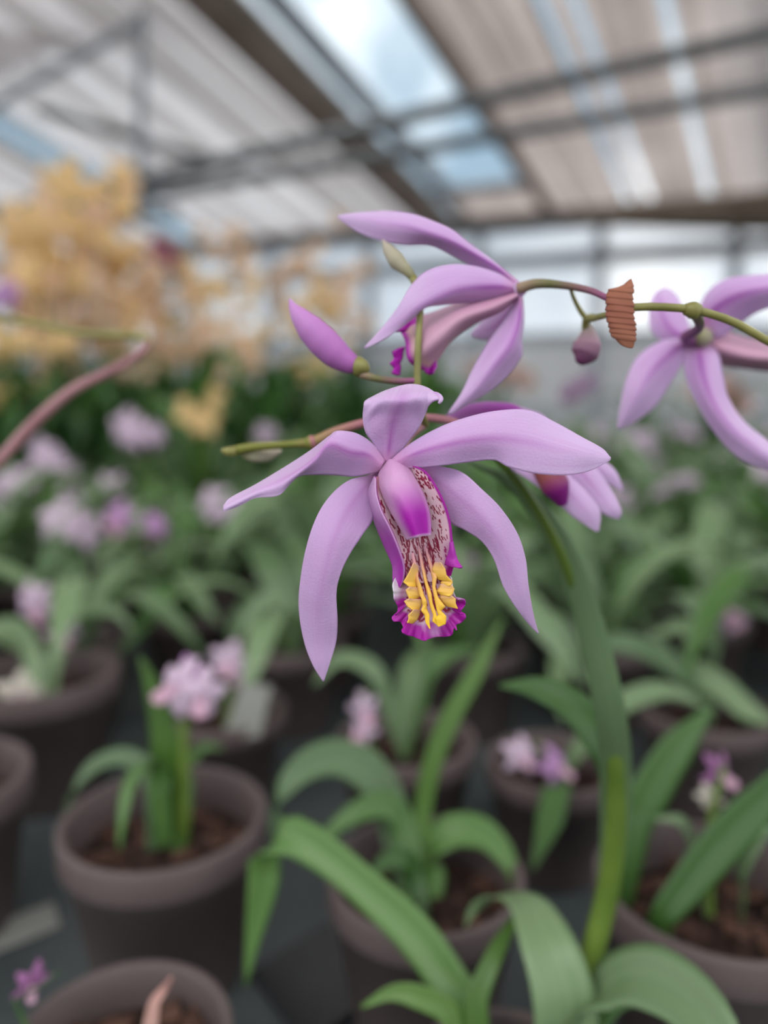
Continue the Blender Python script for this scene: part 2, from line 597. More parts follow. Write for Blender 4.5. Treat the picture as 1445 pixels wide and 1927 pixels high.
# roof plane: shade slats run down to the eave, the eave runs along the far wall
eA, eB = ray(230, 468), ray(1050, 396)
horiz_vp = ray(-3130, 767)
D2 = Vector((horiz_vp.x, horiz_vp.y, 0)).normalized()          # along the eave, to the left and away
D1 = ray(1500, 1100).normalized()                              # down the slope
E = P(850, 414, 5.1)
RN = D1.cross(D2).normalized()
if RN.z < 0:
    RN = -RN


def roof_ab(px, py):
    r = ray(px, py)
    t = (E - CAM).dot(RN) / r.dot(RN)
    q = CAM + r * t - E
    d12 = D1.dot(D2)
    q1, q2 = q.dot(D1), q.dot(D2)
    b = (q1 - d12 * q2) / (1 - d12 * d12)
    a = q2 - d12 * b
    return a, b


def RP(a, b, lift=0.0):
    return E + D2 * a + D1 * b + RN * lift


def a_at(px):
    return roof_ab(px, 0)[0]


ceil = thing('ceiling', 'slatted shade ceiling under the glass greenhouse roof', None, RP(0, 0), kind='structure')
B0 = -7.0
PITCH_S = 0.042


def slat(a, w, mat, b0=B0, b1=0.0, lift=0.0, h=0.012):
    p, q = RP(a, b0, lift), RP(a, b1, lift)
    return obj('slat', box_between('slat', p, q, w, h, RN), mat, ceil)


def slat_panel(a0, a1, mat, gaps=(), jitter=0.002, w=0.037):
    lo, hi = min(a0, a1), max(a0, a1)
    a = lo
    while a < hi:
        if not any(g0 < a < g1 for g0, g1 in gaps):
            slat(a, w + random.uniform(-jitter, jitter), mat)
        a += PITCH_S


def gap_at(px, py, w):
    a = roof_ab(px, py)[0]
    return (a - w / 2, a + w / 2)


right_gaps = [gap_at(1080, 0, 0.043), gap_at(1250, 0, 0.03), gap_at(1150, 290, 0.03)]
slat_panel(a_at(775), a_at(1950), M['slat_warm'], right_gaps, w=0.0385)
slat_panel(a_at(-330), a_at(365), M['slat'])
slat_panel(a_at(-1250), a_at(-470), M['slat'])
# folded edge of the shade beside the roof light, and the rafters
for s0, w, mt, lift, h in ((392, 0.11, 'fold_brown', -0.05, 0.07), (440, 0.13, 'fold', -0.02, 0.04), (775, 0.06, 'fold_brown', -0.03, 0.06), (-470, 0.07, 'fold', -0.03, 0.05)):
    a = a_at(s0)
    obj('shade_fold', box_between('shade_fold', RP(a, B0, lift), RP(a, 0.0, lift), w, h, RN), M[mt], ceil)
for s0, w in ((492, 0.05), (520, 0.025), (-400, 0.03)):
    a = a_at(s0)
    obj('rafter', box_between('rafter', RP(a, B0, 0.04), RP(a, 0.0, 0.04), w, 0.06, RN), M['frame_grey'], ceil)
# glass panes above the slats
alo, ahi = min(a_at(1950), a_at(-1250)), max(a_at(1950), a_at(-1250))
npane = 9
for i in range(npane):
    a0 = alo + (ahi - alo) * i / npane
    a1 = alo + (ahi - alo) * (i + 1) / npane - 0.012
    for b0, b1 in ((-7.0, -3.505), (-3.5, -0.02)):
        v = [RP(a0, b0, 0.09), RP(a1, b0, 0.09), RP(a1, b1, 0.09), RP(a0, b1, 0.09)]
        v += [q + RN * 0.004 for q in v]
        obj('pane', mesh('pane', v, [(0, 1, 2, 3), (7, 6, 5, 4), (0, 4, 5, 1), (1, 5, 6, 2), (2, 6, 7, 3), (3, 7, 4, 0)], smooth=False), M['glass'], ceil)
# eave beam and end rail of the roof light
obj('eave_beam', box_between('eave_beam', RP(ahi, 0.02, -0.03), RP(alo, 0.02, -0.03), 0.10, 0.09, RN), M['wood'], ceil)
ga, gb = a_at(480), a_at(775)
bb = roof_ab(900, 352)[1]
obj('roof_light_rail', box_between('roof_light_rail', RP(ga, bb, 0.0), RP(gb, bb, 0.0), 0.07, 0.05, RN), M['frame_grey'], ceil)
for k in range(7):
    b = bb + 0.06 + 0.06 * k
    if b < 0:
        obj('slat', box_between('slat', RP(ga, b, 0.0), RP(gb, b, 0.0), 0.055, 0.012, RN), M['slat_warm'], ceil)

# rolled brown shade hanging along the eave on the right
rs, rr_ = [], []
for px_, py_, rp_ in ((1055, 411, 11), (1250, 405, 27), (1470, 397, 42), (1800, 388, 58)):
    de_ = (RP(roof_ab(px_, 414 - 0.089 * (px_ - 850))[0], 0) - CAM).dot(FWD) - 0.45
    rs.append(P(px_, py_, de_))
    rr_.append(rp_ / FPX * de_)
o = obj('rolled_shade', tube('rolled_shade', rs, rr_, 16, 24), M['roll'])
tag(o, 'thick brown rolled shade cloth hanging along the eave', 'shade cloth', kind='structure')

# truss of grey tubes below the slats
tr = thing('roof_truss', 'pair of grey metal tubes with web bars crossing below the slats', None, P(300, 340, 3.2), kind='structure')


def bar(name, pts, r, mat='metal'):
    return obj(name, tube(name, [P(*q) for q in pts], [r, r], 12, 12), M[mat], tr)


bar('upper_tube', [(-250, 455, 3.6), (300, 332, 3.3), (870, 196, 3.0), (1600, 28, 2.7)], 0.032)
bar('lower_tube', [(-250, 445, 3.6), (300, 362, 3.3), (900, 262, 3.0), (1600, 142, 2.7)], 0.028)
bar('web_bar', [(268, -120, 3.3), (264, 340, 3.3)], 0.022, 'frame_grey')
bar('web_bar', [(268, 40, 3.3), (-40, 215, 3.3)], 0.022, 'frame_grey')
bar('web_bar', [(70, 205, 3.3), (390, 300, 3.3)], 0.022)
bar('bracket', [(150, 395, 3.3), (330, 395, 3.3)], 0.03, 'frame_grey')

# second slatted screen beyond the web bars, top left
sc2 = thing('shade_screen', 'slatted shade screen of another roof bay beside the web bars', None, P(60, 40, 3.5), kind='structure')
for k in range(26):
    t = k / 25
    p, q = P(-320, -180 + 360 * t, 3.5), P(300, -60 + 330 * t, 3.5)
    if t > 0.27:
        q = p.lerp(q, max(0.15, 1 - (t - 0.27) * 1.05))
    obj('slat', box_between('slat', p, q, 0.033, 0.01, (CAM - p).normalized()), M['slat'], sc2)

# far glazed wall under the eave
wall = thing('wall_back', 'far greenhouse wall of pale panels and windows in grey frames', None, Vector((E.x, E.y, 0)), kind='structure')


def WP(a, z, off=0.0):
    nrm = Vector((-D2.y, D2.x, 0))
    q = E + D2 * a + nrm * off
    return Vector((q.x, q.y, z))


zt = E.z - 0.06
za, zb, zc = CAM.z + 0.98, CAM.z + 0.47, CAM.z - 0.02
amin, amax = -4.2, 9.4
bay = 0.8
posts = np.arange(amin, amax + 0.01, bay)
for a in posts:
    obj('post', box_between('post', WP(a, 0), WP(a, zt), 0.07, 0.07, Vector((D2.y, -D2.x, 0))), M['frame_grey'], wall)
for z, h in ((za, 0.09), (zb, 0.07), (zc, 0.05), (zt - 0.03, 0.06)):
    obj('rail', box_between('rail', WP(amin, z), WP(amax, z), 0.05, h), M['frame_grey'], wall)
for i in range(len(posts) - 1):
    for z0, z1, mt in ((za, zt, 'window_glass'), (zb, za, 'window_glass'), (zc, zb, 'panel'), (0.0, zc, 'panel')):
        v = [WP(posts[i], z0, 0.012), WP(posts[i + 1], z0, 0.012), WP(posts[i + 1], z1, 0.012), WP(posts[i], z1, 0.012)]
        v += [WP(posts[i], z0, 0.018), WP(posts[i + 1], z0, 0.018), WP(posts[i + 1], z1, 0.018), WP(posts[i], z1, 0.018)]
        obj('pane' if mt == 'window_glass' else 'panel', mesh('pane', v, [(3, 2, 1, 0), (4, 5, 6, 7), (0, 1, 5, 4), (1, 2, 6, 5), (2, 3, 7, 6), (3, 0, 4, 7)], smooth=False), M[mt], wall)

# bench
bn = thing('potting_bench', 'long dark slate-grey bench carrying all the pots', 'bench', (0, 1.8, 0))
obj('bench_top', box_between('bench_top', (0, -0.35, BENCH - 0.0152), (0, 3.7, BENCH - 0.0152), 4.6, 0.03), M['bench'], bn)
for x in (-2.1, 0, 2.1):
    for y in (-0.2, 1.7, 3.5):
        obj('leg', box_between('leg', (x, y, 0), (x, y, BENCH - 0.03), 0.05, 0.05, Vector((1, 0, 0))), M['metal'], bn)

# ------------------------------------------------------------------ pots
KP = 0.85


def pot_spot(px, py, w):
    """rim centre pixel and rim width -> bench position, depth and rim diameter"""
    v = (py - 963.5) / FPX
    s = v * math.cos(PITCH) + math.sin(PITCH)
    d = 0.2537 / (s + KP * w / FPX)
    D = w * d / FPX
    p = P(px, py, d)
    return Vector((p.x, p.y, BENCH)), D, d


def pot_mesh(D):
    R = D / 2
    H = KP * D
    pr = [(0.0, 0.001), (R * 0.70, 0.0), (R * 0.72, 0.002), (R * 0.93, H * 0.80), (R * 0.985, H * 0.81), (R * 1.0, H * 0.83), (R * 1.0, H * 0.985),
          (R * 0.985, H), (R * 0.93, H), (R * 0.905, H * 0.985), (R * 0.88, H * 0.80), (R * 0.80, H * 0.4), (0.0, H * 0.35)]
    return lathe('pot', pr, 44)


def soil_mesh(D, seed):
    R = D / 2 * 0.875
    H = KP * D
    g = np.random.default_rng(seed)
    prof = []
    verts, uvs = [], []
    n, rr = 36, 9
    for j in range(rr):
        for i in range(n):
            a = 2 * math.pi * i / n
            r = R * (1 - j / (rr - 1))
            z = H * 0.74 + (0.0 if j == 0 else g.normal() * 0.0016 + 0.003 * (1 - r / R))
            verts.append((r * math.cos(a), r * math.sin(a), z))
            uvs.append((i / n, j / rr))
    return mesh('soil', verts, grid_faces(n, rr, wrap=True), uvs)


def chip_mesh(seed):
    g = np.random.default_rng(seed)
    v = []
    for x, y, z in [(-1, -1, -1), (1, -1, -1), (1, 1, -1), (-1, 1, -1), (-1, -1, 1), (1, -1, 1), (1, 1, 1), (-1, 1, 1)]:
        v.append((x * 0.0045 * (1 + 0.4 * g.normal()), y * 0.003 * (1 + 0.3 * g.normal()), z * 0.0018 * (1 + 0.3 * g.normal())))
    f = [(0, 3, 2, 1), (4, 5, 6, 7), (0, 1, 5, 4), (1, 2, 6, 5), (2, 3, 7, 6), (3, 0, 4, 7)]
    return mesh('bark_chip', v, f, smooth=False)


CHIPS = [chip_mesh(i) for i in range(5)]
for c in CHIPS:
    c.materials.append(M['chip'])


def child(name, me, parent, loc=(0, 0, 0), rot=(0, 0, 0), scale=1.0):
    """part placed in the thing's own frame"""
    o = bpy.data.objects.new(name, me)
    COL.objects.link(o)
    o.parent = parent
    o.location = loc
    o.rotation_euler = rot
    o.scale = (scale,) * 3 if not isinstance(scale, tuple) else scale
    WLD[o.name] = Matrix.Translation(WLD[parent.name].translation + Vector(loc))
    return o


def potted(name, label, cat, px, py, w, chips=14, group=None):
    loc, D, d = pot_spot(px, py, w)
    t = thing(name, label, cat, loc, group)
    me = pot_mesh(D)
    me.materials.append(M['pot'])
    child('pot', me, t)
    sm = soil_mesh(D, int(px * 7 + py) % 9999)
    sm.materials.append(M['soil'])
    s = child('potting_soil', sm, t)
    for k in range(chips):
        a, r = random.uniform(0, 6.28), D * 0.40 * math.sqrt(random.random())
        child('bark_chip', random.choice(CHIPS), t, (r * math.cos(a), r * math.sin(a), KP * D * 0.74 + 0.0022),
              (random.uniform(-.4, .4), random.uniform(-.4, .4), random.uniform(0, 6.28)), random.uniform(0.5, 1.1))
    return t, loc, D, d


def soil_pt(loc, D, dx=0.0, dy=0.0):
    return Vector((loc.x + dx, loc.y + dy, BENCH + KP * D * 0.73))


def px_leaf(parent, pts, wpx, mat='leaf', side=(1, 0, 0.15), fold=0.22, start=None, name='leaf'):
    """leaf along photo pixels with depth; wpx widths in pixels"""
    w3 = [P(*q) for q in pts]
    if start is not None:
        w3 = [start] + w3
    dm = sum(q[2] for q in pts) / len(pts)
    ws = [max(0.0006, x / FPX * dm) for x in wpx]
    return obj(name, blade('leaf', w3, ws, side, fold=fold), M[mat], parent, thick=0.0005)


# small bloom template: narrow petals and a lip, opening along -Y, about 1 unit wide
def bloom_mesh(name, n=5, seed=0, droop=0.25, wide=0.17):
    g = np.random.default_rng(seed)
    verts, faces, uvs = [], [], []
    nu, nv = 5, 8
    for k in range(n):
        a = math.pi / 2 + 2 * math.pi * k / n + g.normal() * 0.12
        L = 0.5 * (1 + 0.08 * g.normal())
        base = len(verts)
        for j in range(nv):
            v = j / (nv - 1)
            wdt = wide * (math.sin(math.pi * min(1, 0.12 + 0.88 * v)) ** 0.7) * 0.5 + 0.006
            for i in range(nu):
                u = (i / (nu - 1) - 0.5) * 2
                r = 0.03 + L * v
                x = r * math.cos(a) - u * wdt * math.sin(a)
                z = r * math.sin(a) + u * wdt * math.cos(a)
                y = -0.10 * math.sin(v * 2.4) + 0.22 * v * v + 0.05 * u * u - droop * 0.1
                verts.append((x, y, z))
                uvs.append((i / (nu - 1), v))
        for f in grid_faces(nu, nv):
            faces.append(tuple(q + base for q in f))
    # seed capsule behind
    return mesh(name, verts, faces, uvs)


def small_lip_mesh():
    verts, uvs = [], []
    nu, nv = 7, 8
    for j in range(nv):
        v = j / (nv - 1)
        for i in range(nu):
            t = (i / (nu - 1) - 0.5) * 2
            w = 0.09 + 0.06 * v + (0.02 * math.sin(i * 2.7) if j == nv - 1 else 0)
            verts.append((w * math.sin(t * 1.4), -0.02 - 0.30 * v - 0.05 * (1 - t * t), -0.03 - 0.26 * v - w * math.cos(t * 1.4) * 0.8 + 0.06))
            uvs.append((i / (nu - 1), v))
    return mesh('small_lip', verts, grid_faces(nu, nv), uvs)


BLOOMS = {}
for key in ('fl_pink', 'fl_lilac', 'fl_white', 'fl_purple', 'fl_red'):
    BLOOMS[key] = [bloom_mesh('bloom', 5, s, wide=0.30) for s in range(3)]
for key in ('fl_yellow', 'fl_peach', 'fl_salmon'):
    BLOOMS[key] = [bloom_mesh('bloom', 5, s + 10, wide=0.34) for s in range(3)]
for key, ms in BLOOMS.items():
    for m_ in ms:
        m_.materials.append(M[key])
LIPM = small_lip_mesh()
LIPM.materials.append(M['lip_small'])


def bloom(parent, at, size, key, rz=None, lip=True, name='flower'):
    """small flower part at world point"""
    L = WLD[parent.name].translation
    f = child(name, random.choice(BLOOMS[key]), parent, Vector(at) - L,
              (random.uniform(-0.5, 0.25), random.uniform(-0.7, 0.7), random.uniform(-0.8, 0.8) if rz is None else rz), size)
    if lip:
        l = bpy.data.objects.new('lip', LIPM)
        COL.objects.link(l)
        l.parent = f
    return f


def stem(parent, a, b, r0=0.0022, r1=0.0012, bend=0.02, mat='stem_green', name='flower_stem'):
    a, b = Vector(a), Vector(b)
    m1 = a.lerp(b, 0.5) + Vector((random.uniform(-bend, bend), random.uniform(-bend, bend), 0.01))
    return obj(name, tube('stem', [a, m1, b], [r0, r1], 7, 12), M[mat], parent)


# ================================================================== FRONT ORCHID (pot at the bottom right carries it)
F1 = 0.135
front, locD, DD, dD = potted('potted_orchid', 'taupe pot whose tall orchid holds the big lilac flower with yellow-crested lip', 'orchid', 960, 2065, 430, 8)

# --- leaves of the front plant
bD = soil_pt(locD, DD)
px_leaf(front, [(880, 1895, .232), (850, 1850, .236), (780, 1755, .245), (700, 1680, .253), (610, 1605, .262), (545, 1572, .268), (508, 1600, .272), (490, 1690, .272), (470, 1800, .27), (462, 1860, .268)],
        [14, 44, 66, 72, 68, 64, 72, 74, 60, 30, 4], 'leaf', (0.6, 0.3, 0.75), start=bD + Vector((-0.006, 0.008, 0)))
px_leaf(front, [(1060, 1930, .215), (1055, 1860, .215), (1025, 1770, .222), (990, 1705, .235), (935, 1690, .248), (890, 1712, .252), (876, 1745, .25)],
        [60, 100, 116, 110, 96, 66, 40, 4], 'leaf_grey', (1, 0.1, 0.1), start=bD + Vector((0.008, 0.004, 0)))
px_leaf(front, [(1115, 1895, .215), (1160, 1850, .213), (1225, 1842, .205), (1300, 1885, .195), (1360, 1970, .185), (1400, 2080, .18)],
        [24, 46, 84, 118, 120, 100, 20], 'leaf_grey', (0.6, 0.35, 0.7), start=bD + Vector((0.012, 0.002, 0)))
px_leaf(front, [(895, 1905, .22), (925, 1810, .225), (965, 1735, .235), (985, 1690, .24)], [24, 42, 44, 30, 6], 'leaf_bright', (1, 0, 0), start=bD)
px_leaf(front, [(850, 1915, .22), (800, 1880, .22), (740, 1868, .222), (680, 1895, .222)], [22, 40, 46, 40, 6], 'leaf_bright', (0.1, 0.5, 0.8), start=bD + Vector((-0.01, -0.004, 0)))
px_leaf(front, [(1150, 1885, .225), (1230, 1880, .225), (1300, 1920, .22)], [20, 44, 44, 6], 'leaf', (0.1, 0.5, 0.8), start=bD + Vector((0.014, 0.006, 0)))

# --- flower stalk: up from the pot, arching over behind the front flower
stalk_pts = [bD + Vector((0.010, 0.004, 0)), P(1085, 1880, .225), P(1118, 1780, .225), P(1150, 1640, .222), P(1160, 1480, .215), P(1142, 1330, .206), P(1100, 1170, .196), P(1050, 1030, .184), P(985, 920, .172), P(925, 850, .163), P(880, 805, .158)]
obj('flower_stalk', tube('flower_stalk', stalk_pts, [.0038, .0037, .0036, .0034, .0031, .0024, .0016, .0013, .0012, .0010, .0010], 12, 60), M['stem_green'], front)
px_leaf(front, [(1120, 1790, .231), (1152, 1620, .228), (1160, 1480, .217), (1148, 1340, .199), (1108, 1170, .192), (1062, 1040, .186), (1000, 945, .182), (930, 890, .178), (880, 868, .176)],
        [16, 20, 24, 50, 66, 62, 56, 50, 36, 4], 'leaf_grey', (1, -0.2, 0.25), start=bD + Vector((0.012, 0.006, 0)), fold=0.3)
px_leaf(front, [(1150, 1450, .222), (1125, 1390, .222), (1080, 1330, .225), (1010, 1295, .232), (940, 1290, .24)], [30, 62, 64, 50, 6], 'leaf', (0.5, 0.4, 0.75), start=P(1156, 1540, .222))

# --- side branch pointing left, with tip buds
br = [P(880, 805, .158), P(838, 790, .158), P(760, 785, .159), P(690, 795, .160), P(630, 813, .161), P(590, 831, .162), P(530, 837, .163), P(470, 842, .164), P(430, 851, .165)]
obj('branch', tube('branch', br, [.0009, .0009, .00085, .0009, .0010, .0012, .0008, .0010, .0011], 10, 50), M['stem_branch'], front)
obj('node', tube('node', [P(600, 828, .162), P(588, 832, .162), P(574, 836, .162)], [.0009, .0016, .0011], 10, 10), M['stem_branch'], front)
obj('bud', tube('bud', [P(452, 850, .166), P(470, 858, .166), P(500, 858, .167), P(530, 848, .168)], [.0007, .0014, .0014, .0003], 10, 16), M['bud_pale'], front)
obj('tip_bract', tube('tip_bract', [P(445, 850, .164), P(432, 850, .164), P(417, 847, .164)], [.0010, .0012, .0004], 10, 10), M['stem_olive'], front)
# --- upright axis with pale bud at the top and purple bud at the side
ax = [P(800, 800, .157), P(788, 760, .151), P(785, 715, .150), P(787, 650, .150), P(790, 585, .151), P(788, 545, .152), P(776, 522, .153)]
obj('upright_axis', tube('upright_axis', ax, [.0008, .0008, .00075, .0007, .0007, .0008, .0009], 10, 40), M['stem_olive'], front)
obj('bud', tube('bud', [P(781, 530, .153), P(768, 512, .153), P(748, 492, .154), P(731, 470, .155), P(720, 452, .156)], [.0007, .0012, .0018, .0013, .0002], 12, 24), M['bud_pale'], front)
obj('pedicel', tube('pedicel', [P(785, 716, .150), P(750, 717, .151), P(712, 713, .152), P(680, 704, .153)], [.0006, .00065, .0007, .0009], 10, 20), M['stem_purple'], front)
bud_c = [P(692, 692, .153), P(670, 688, .153), P(640, 672, .153), P(605, 640, .1525), P(575, 608, .152), P(553, 580, .152), P(545, 563, .152)]
obj('bud', tube('bud', bud_c, [.0007, .0022, .0031, .0033, .0029, .0018, .0002], 16, 40), M['bud'], front)
obj('bud_cap', tube('bud_cap', [P(694, 698, .1525), P(684, 692, .1525), P(674, 690, .153)], [.0006, .0016, .0022], 12, 10), M['stem_olive'], front)

# --- the big front flower
fl1 = part_empty('front_flower', front, P(735, 870, F1))
petalR = loft('petal', ease([
    c3([(625, 305, 2), (700, 245, 0), (800, 190, -2), (900, 155, -3), (1000, 135, -4), (1100, 135, -4), (1200, 180, -4), (1290, 230, -4), (1360, 270, -3), (1383, 295, -3)]),
    c3([(630, 320, 0), (700, 288, -3), (800, 258, -5), (900, 238, -6), (1000, 232, -7), (1100, 245, -7), (1200, 270, -7), (1290, 290, -6), (1350, 298, -4), (1386, 300, -3)]),
    c3([(640, 335, 2), (720, 332, 0), (800, 325, -2), (900, 312, -2), (985, 307, -3), (1030, 330, -4), (1120, 353, -5), (1230, 360, -5), (1310, 345, -4), (1384, 308, -3)])], 0.45),
    F1, 25, 70, ripple=0.15)
obj('petal', petalR, M['petal'], fl1, thick=0.0004)
petalL = loft('petal', [
    c3([(600, 312, 2), (560, 255, 1), (500, 215, -1), (440, 207, -2), (410, 224, 2), (340, 277, 4), (250, 335, 4), (150, 395, 3), (60, 443, 2), (40, 468, 1)]),
    c3([(590, 325, 1), (540, 290, -1), (480, 280, -3), (405, 255, -4.5), (360, 300, -5), (310, 340, -4.5), (230, 385, -3), (150, 418, -2), (75, 458, -1), (39, 476, 0)]),
    c3([(580, 345, 2), (500, 362, 1), (420, 358, 0), (340, 357, -1), (300, 362, -2), (262, 395, -3), (232, 430, -3), (150, 440, -2), (95, 465, -1), (40, 486, 0)])],
    F1, 25, 70)
obj('petal', petalL, M['petal'], fl1, thick=0.0004)
sepD = loft('sepal', [
    c3([(585, 310, 3), (562, 250, 1), (532, 205, 0), (525, 150, -1), (528, 112, -2), (541, 97, 1)]),
    c3([(596, 310, 2.5), (590, 245, 0.5), (575, 200, -1), (572, 150, -2), (590, 99, -4), (606, 66, 2)]),
    c3([(608, 310, 2), (618, 240, 0), (625, 190, -1.5), (636, 150, -3), (660, 97, -5), (686, 45, 2)]),
    c3([(622, 310, 2.5), (650, 240, 0.5), (675, 195, -1), (700, 145, -2), (726, 94, -4), (748, 57, 1)]),
    c3([(640, 305, 3), (682, 240, 1), (720, 190, 0), (742, 140, -1), (768, 102, -3), (800, 94, -3)])],
    F1, 25, 50)
obj('sepal', sepD, M['petal'], fl1, thick=0.0004)
obj('sepal_tip', tube('sepal_tip', [P(*c3([(758, 72, F1 + .000)])[0]), P(*c3([(785, 84, F1 - .0015)])[0]), P(*c3([(796, 98, F1 - .003)])[0]), P(*c3([(788, 110, F1 - .003)])[0])], [.0003, .0006, .0006, .00025], 8, 14), M['petal'], fl1)
sepL = loft('sepal', ease([
    c3([(580, 345, 4), (545, 360, 3), (480, 375, 1), (420, 420, -1), (370, 490, -2), (330, 600, -2), (305, 740, 0), (302, 830, 2), (320, 940, 4), (350, 1020, 5), (384, 1074, 6)]),
    c3([(585, 350, 4), (540, 390, 2), (500, 440, -1), (460, 500, -3), (425, 580, -5), (395, 680, -4), (375, 780, -2), (370, 860, 0), (375, 950, 2.5), (380, 1020, 4), (386, 1077, 6)]),
    c3([(590, 360, 5), (562, 430, 4), (558, 510, 3), (520, 570, 0), (480, 630, -1), (450, 690, -1), (432, 760, 0), (435, 870, 2), (430, 940, 4), (410, 1010, 5), (388, 1074, 6)])], 0.3),
    F1, 25, 80, ripple=0.1)
obj('sepal', sepL, M['sepal'], fl1, thick=0.0004)
sepR = loft('sepal', ease([
    c3([(690, 325, 4), (740, 328, 3), (800, 330, 2), (870, 350, 0), (940, 410, -2), (1000, 470, -2), (1060, 560, -1), (1090, 650, 0), (1100, 740, 1), (1118, 840, 3), (1134, 906, 5)]),
    c3([(690, 335, 4), (740, 355, 2), (800, 390, 0), (860, 440, -3), (920, 490, -5), (970, 545, -5), (1020, 630, -3), (1048, 710, -1), (1070, 780, 1), (1095, 850, 3), (1134, 909, 5)]),
    c3([(690, 345, 5), (740, 390, 4), (800, 470, 3), (832, 525, 3), (880, 550, 1), (940, 590, 0), (980, 650, 0), (1010, 740, 1), (1050, 810, 2), (1090, 862, 4), (1132, 909, 5)])], 0.3),
    F1, 25, 80, ripple=0.1)
obj('sepal', sepR, M['sepal'], fl1, thick=0.0004)
# pedicel behind the flower
obj('pedicel', tube('pedicel', [P(735, 872, F1 + .003), P(745, 860, F1 + .010), P(770, 820, F1 + .018), P(800, 797, .158)], [.0028, .0016, .0011, .0010], 12, 20), M['stem_pink'], fl1)

obj('flower_base', tube('flower_base', [P(728, 884, F1 + .004), P(730, 878, F1 + .0055), P(735, 868, F1 + .007)], [.0030, .0042, .0030], 14, 8), M['petal'], fl1)
# lip pigments -----------------------------------------------------
MAG = np.array([0.40, 0.012, 0.34])
MAGL = np.array([0.50, 0.13, 0.50])
PINK = np.array([0.84, 0.58, 0.66])
WHITE = np.array([0.72, 0.62, 0.70])
RED = np.array([0.30, 0.014, 0.055])


def to_c4(verts):
    v = verts - np.array(CAM)
    d = v @ np.array(FWD)
    x = (v @ np.array(RIGHT)) / d * FPX + 722.5
    y = -(v @ np.array(UP)) / d * FPX + 963.5
    return (x - 640) * 5.071, (y - 850) * 5.071


def sm(a, b, x):
    t = np.clip((x - a) / (b - a), 0, 1)
    return (t * t * (3 - 2 * t))[..., None]


def mk_dashes(n, xr, yr, ang, ln, wd, seed):
    g = np.random.default_rng(seed)
    return [(g.uniform(*xr), g.uniform(*yr), ang + g.normal() * 0.18, ln * g.uniform(.5, 1.5), wd * g.uniform(.7, 1.3)) for _ in range(n)]


def dash_mask(x, y, dashes, wobble=True):
    m = np.zeros_like(x)
    for (cx, cy, a, l, w) in dashes:
        dx, dy = x - cx, y - cy
        s = dx * math.sin(a) + dy * math.cos(a)
        t = dx * math.cos(a) - dy * math.sin(a) + (2 * np.sin(s * 0.09) if wobble else 0)
        d = np.sqrt((np.maximum(np.abs(s) - l / 2, 0)) ** 2 + t * t)
        m = np.maximum(m, np.clip((w - d) / 4 + 0.5, 0, 1))
    return m[..., None]


# angle: 0 = straight down the lip, positive leans right going down
D_right = mk_dashes(130, (740, 1030), (240, 1020), 0.55, 26, 5, 1) + mk_dashes(40, (700, 860), (150, 330), 0.9, 16, 7, 7)
D_left = mk_dashes(110, (330, 660), (330, 1150), 0.45, 34, 7, 2)
D_mid = mk_dashes(85, (610, 960), (790, 1180), 0.24, 75, 5.5, 3)
D_low = mk_dashes(46, (620, 1000), (1080, 1450), 0.20, 80, 7, 4) + mk_dashes(26, (610, 780), (1200, 1620), -0.8, 60, 15, 5) + mk_dashes(26, (900, 1080), (1130, 1520), 1.0, 60, 14, 6)


def throat_cols(verts, uv):
    x, y = to_c4(verts)
    u, v = uv[:, 0], uv[:, 1]
    c = np.tile(PINK, (len(x), 1))
    # rust wash in the left of the throat
    wash = sm(470, 330, y - 1.2 * (x - 340) * 0.5) * sm(520, 420, x)
    c = c * (1 - 0.7 * wash) + 0.7 * wash * np.array([0.30, 0.04, 0.07])
    m = dash_mask(x, y, D_right + D_left + D_mid + D_low)
    c = c * (1 - m) + m * RED
    edge = np.maximum(sm(0.955, 0.99, u), sm(0.04, 0.0, u))
    c = c * (1 - edge) + edge * MAG
    low = sm(0.62, 0.9, v) * sm(0.80, 0.93, u)
    c = c * (1 - low) + low * MAG
    return c


throat = loft('throat', [
    c4([(330, 240, 0), (345, 400, -1), (390, 560, -2), (480, 740, -2.5), (560, 930, -2.5), (610, 1100, -1.5), (625, 1250, 0)]),
    c4([(420, 230, 2), (450, 400, 1), (500, 560, 1), (580, 740, 1), (640, 920, .8), (680, 1090, 1.5), (700, 1250, 1)]),
    c4([(540, 200, 3), (600, 380, 2.5), (660, 560, 2.5), (740, 750, 2.2), (780, 920, 1.8), (800, 1080, 2), (820, 1250, 1)]),
    c4([(640, 170, 2), (740, 310, 1), (830, 490, .8), (900, 700, .6), (920, 880, .8), (940, 1060, 1.5), (950, 1220, 1)]),
    c4([(690, 128, 0), (810, 185, -1), (905, 310, -1.5), (1000, 500, -2), (1052, 680, -2), (1072, 850, -2), (1100, 985, -2), (1085, 1075, -1), (1060, 1180, 0)])],
    F1, 200, 280, colfn=throat_cols)
obj('lip_throat', throat, M['lip'], fl1, thick=0.0003)


def lobe_cols(verts, uv):
    u, v = uv[:, 0], uv[:, 1]
    c = np.tile(MAGL, (len(u), 1))
    k = sm(0.15, 0.6, v)
    c = np.array([0.66, 0.40, 0.66]) * (1 - k) + np.array([0.44, 0.07, 0.44]) * k
    k2 = sm(0.55, 0.95, v) * sm(0.2, 0.8, u)
    c = c * (1 - k2) + k2 * np.array([0.38, 0.015, 0.36])
    r = sm(0.93, 1.0, u) * 0.7
    return c * (1 - r) + r * np.array([0.62, 0.35, 0.60])


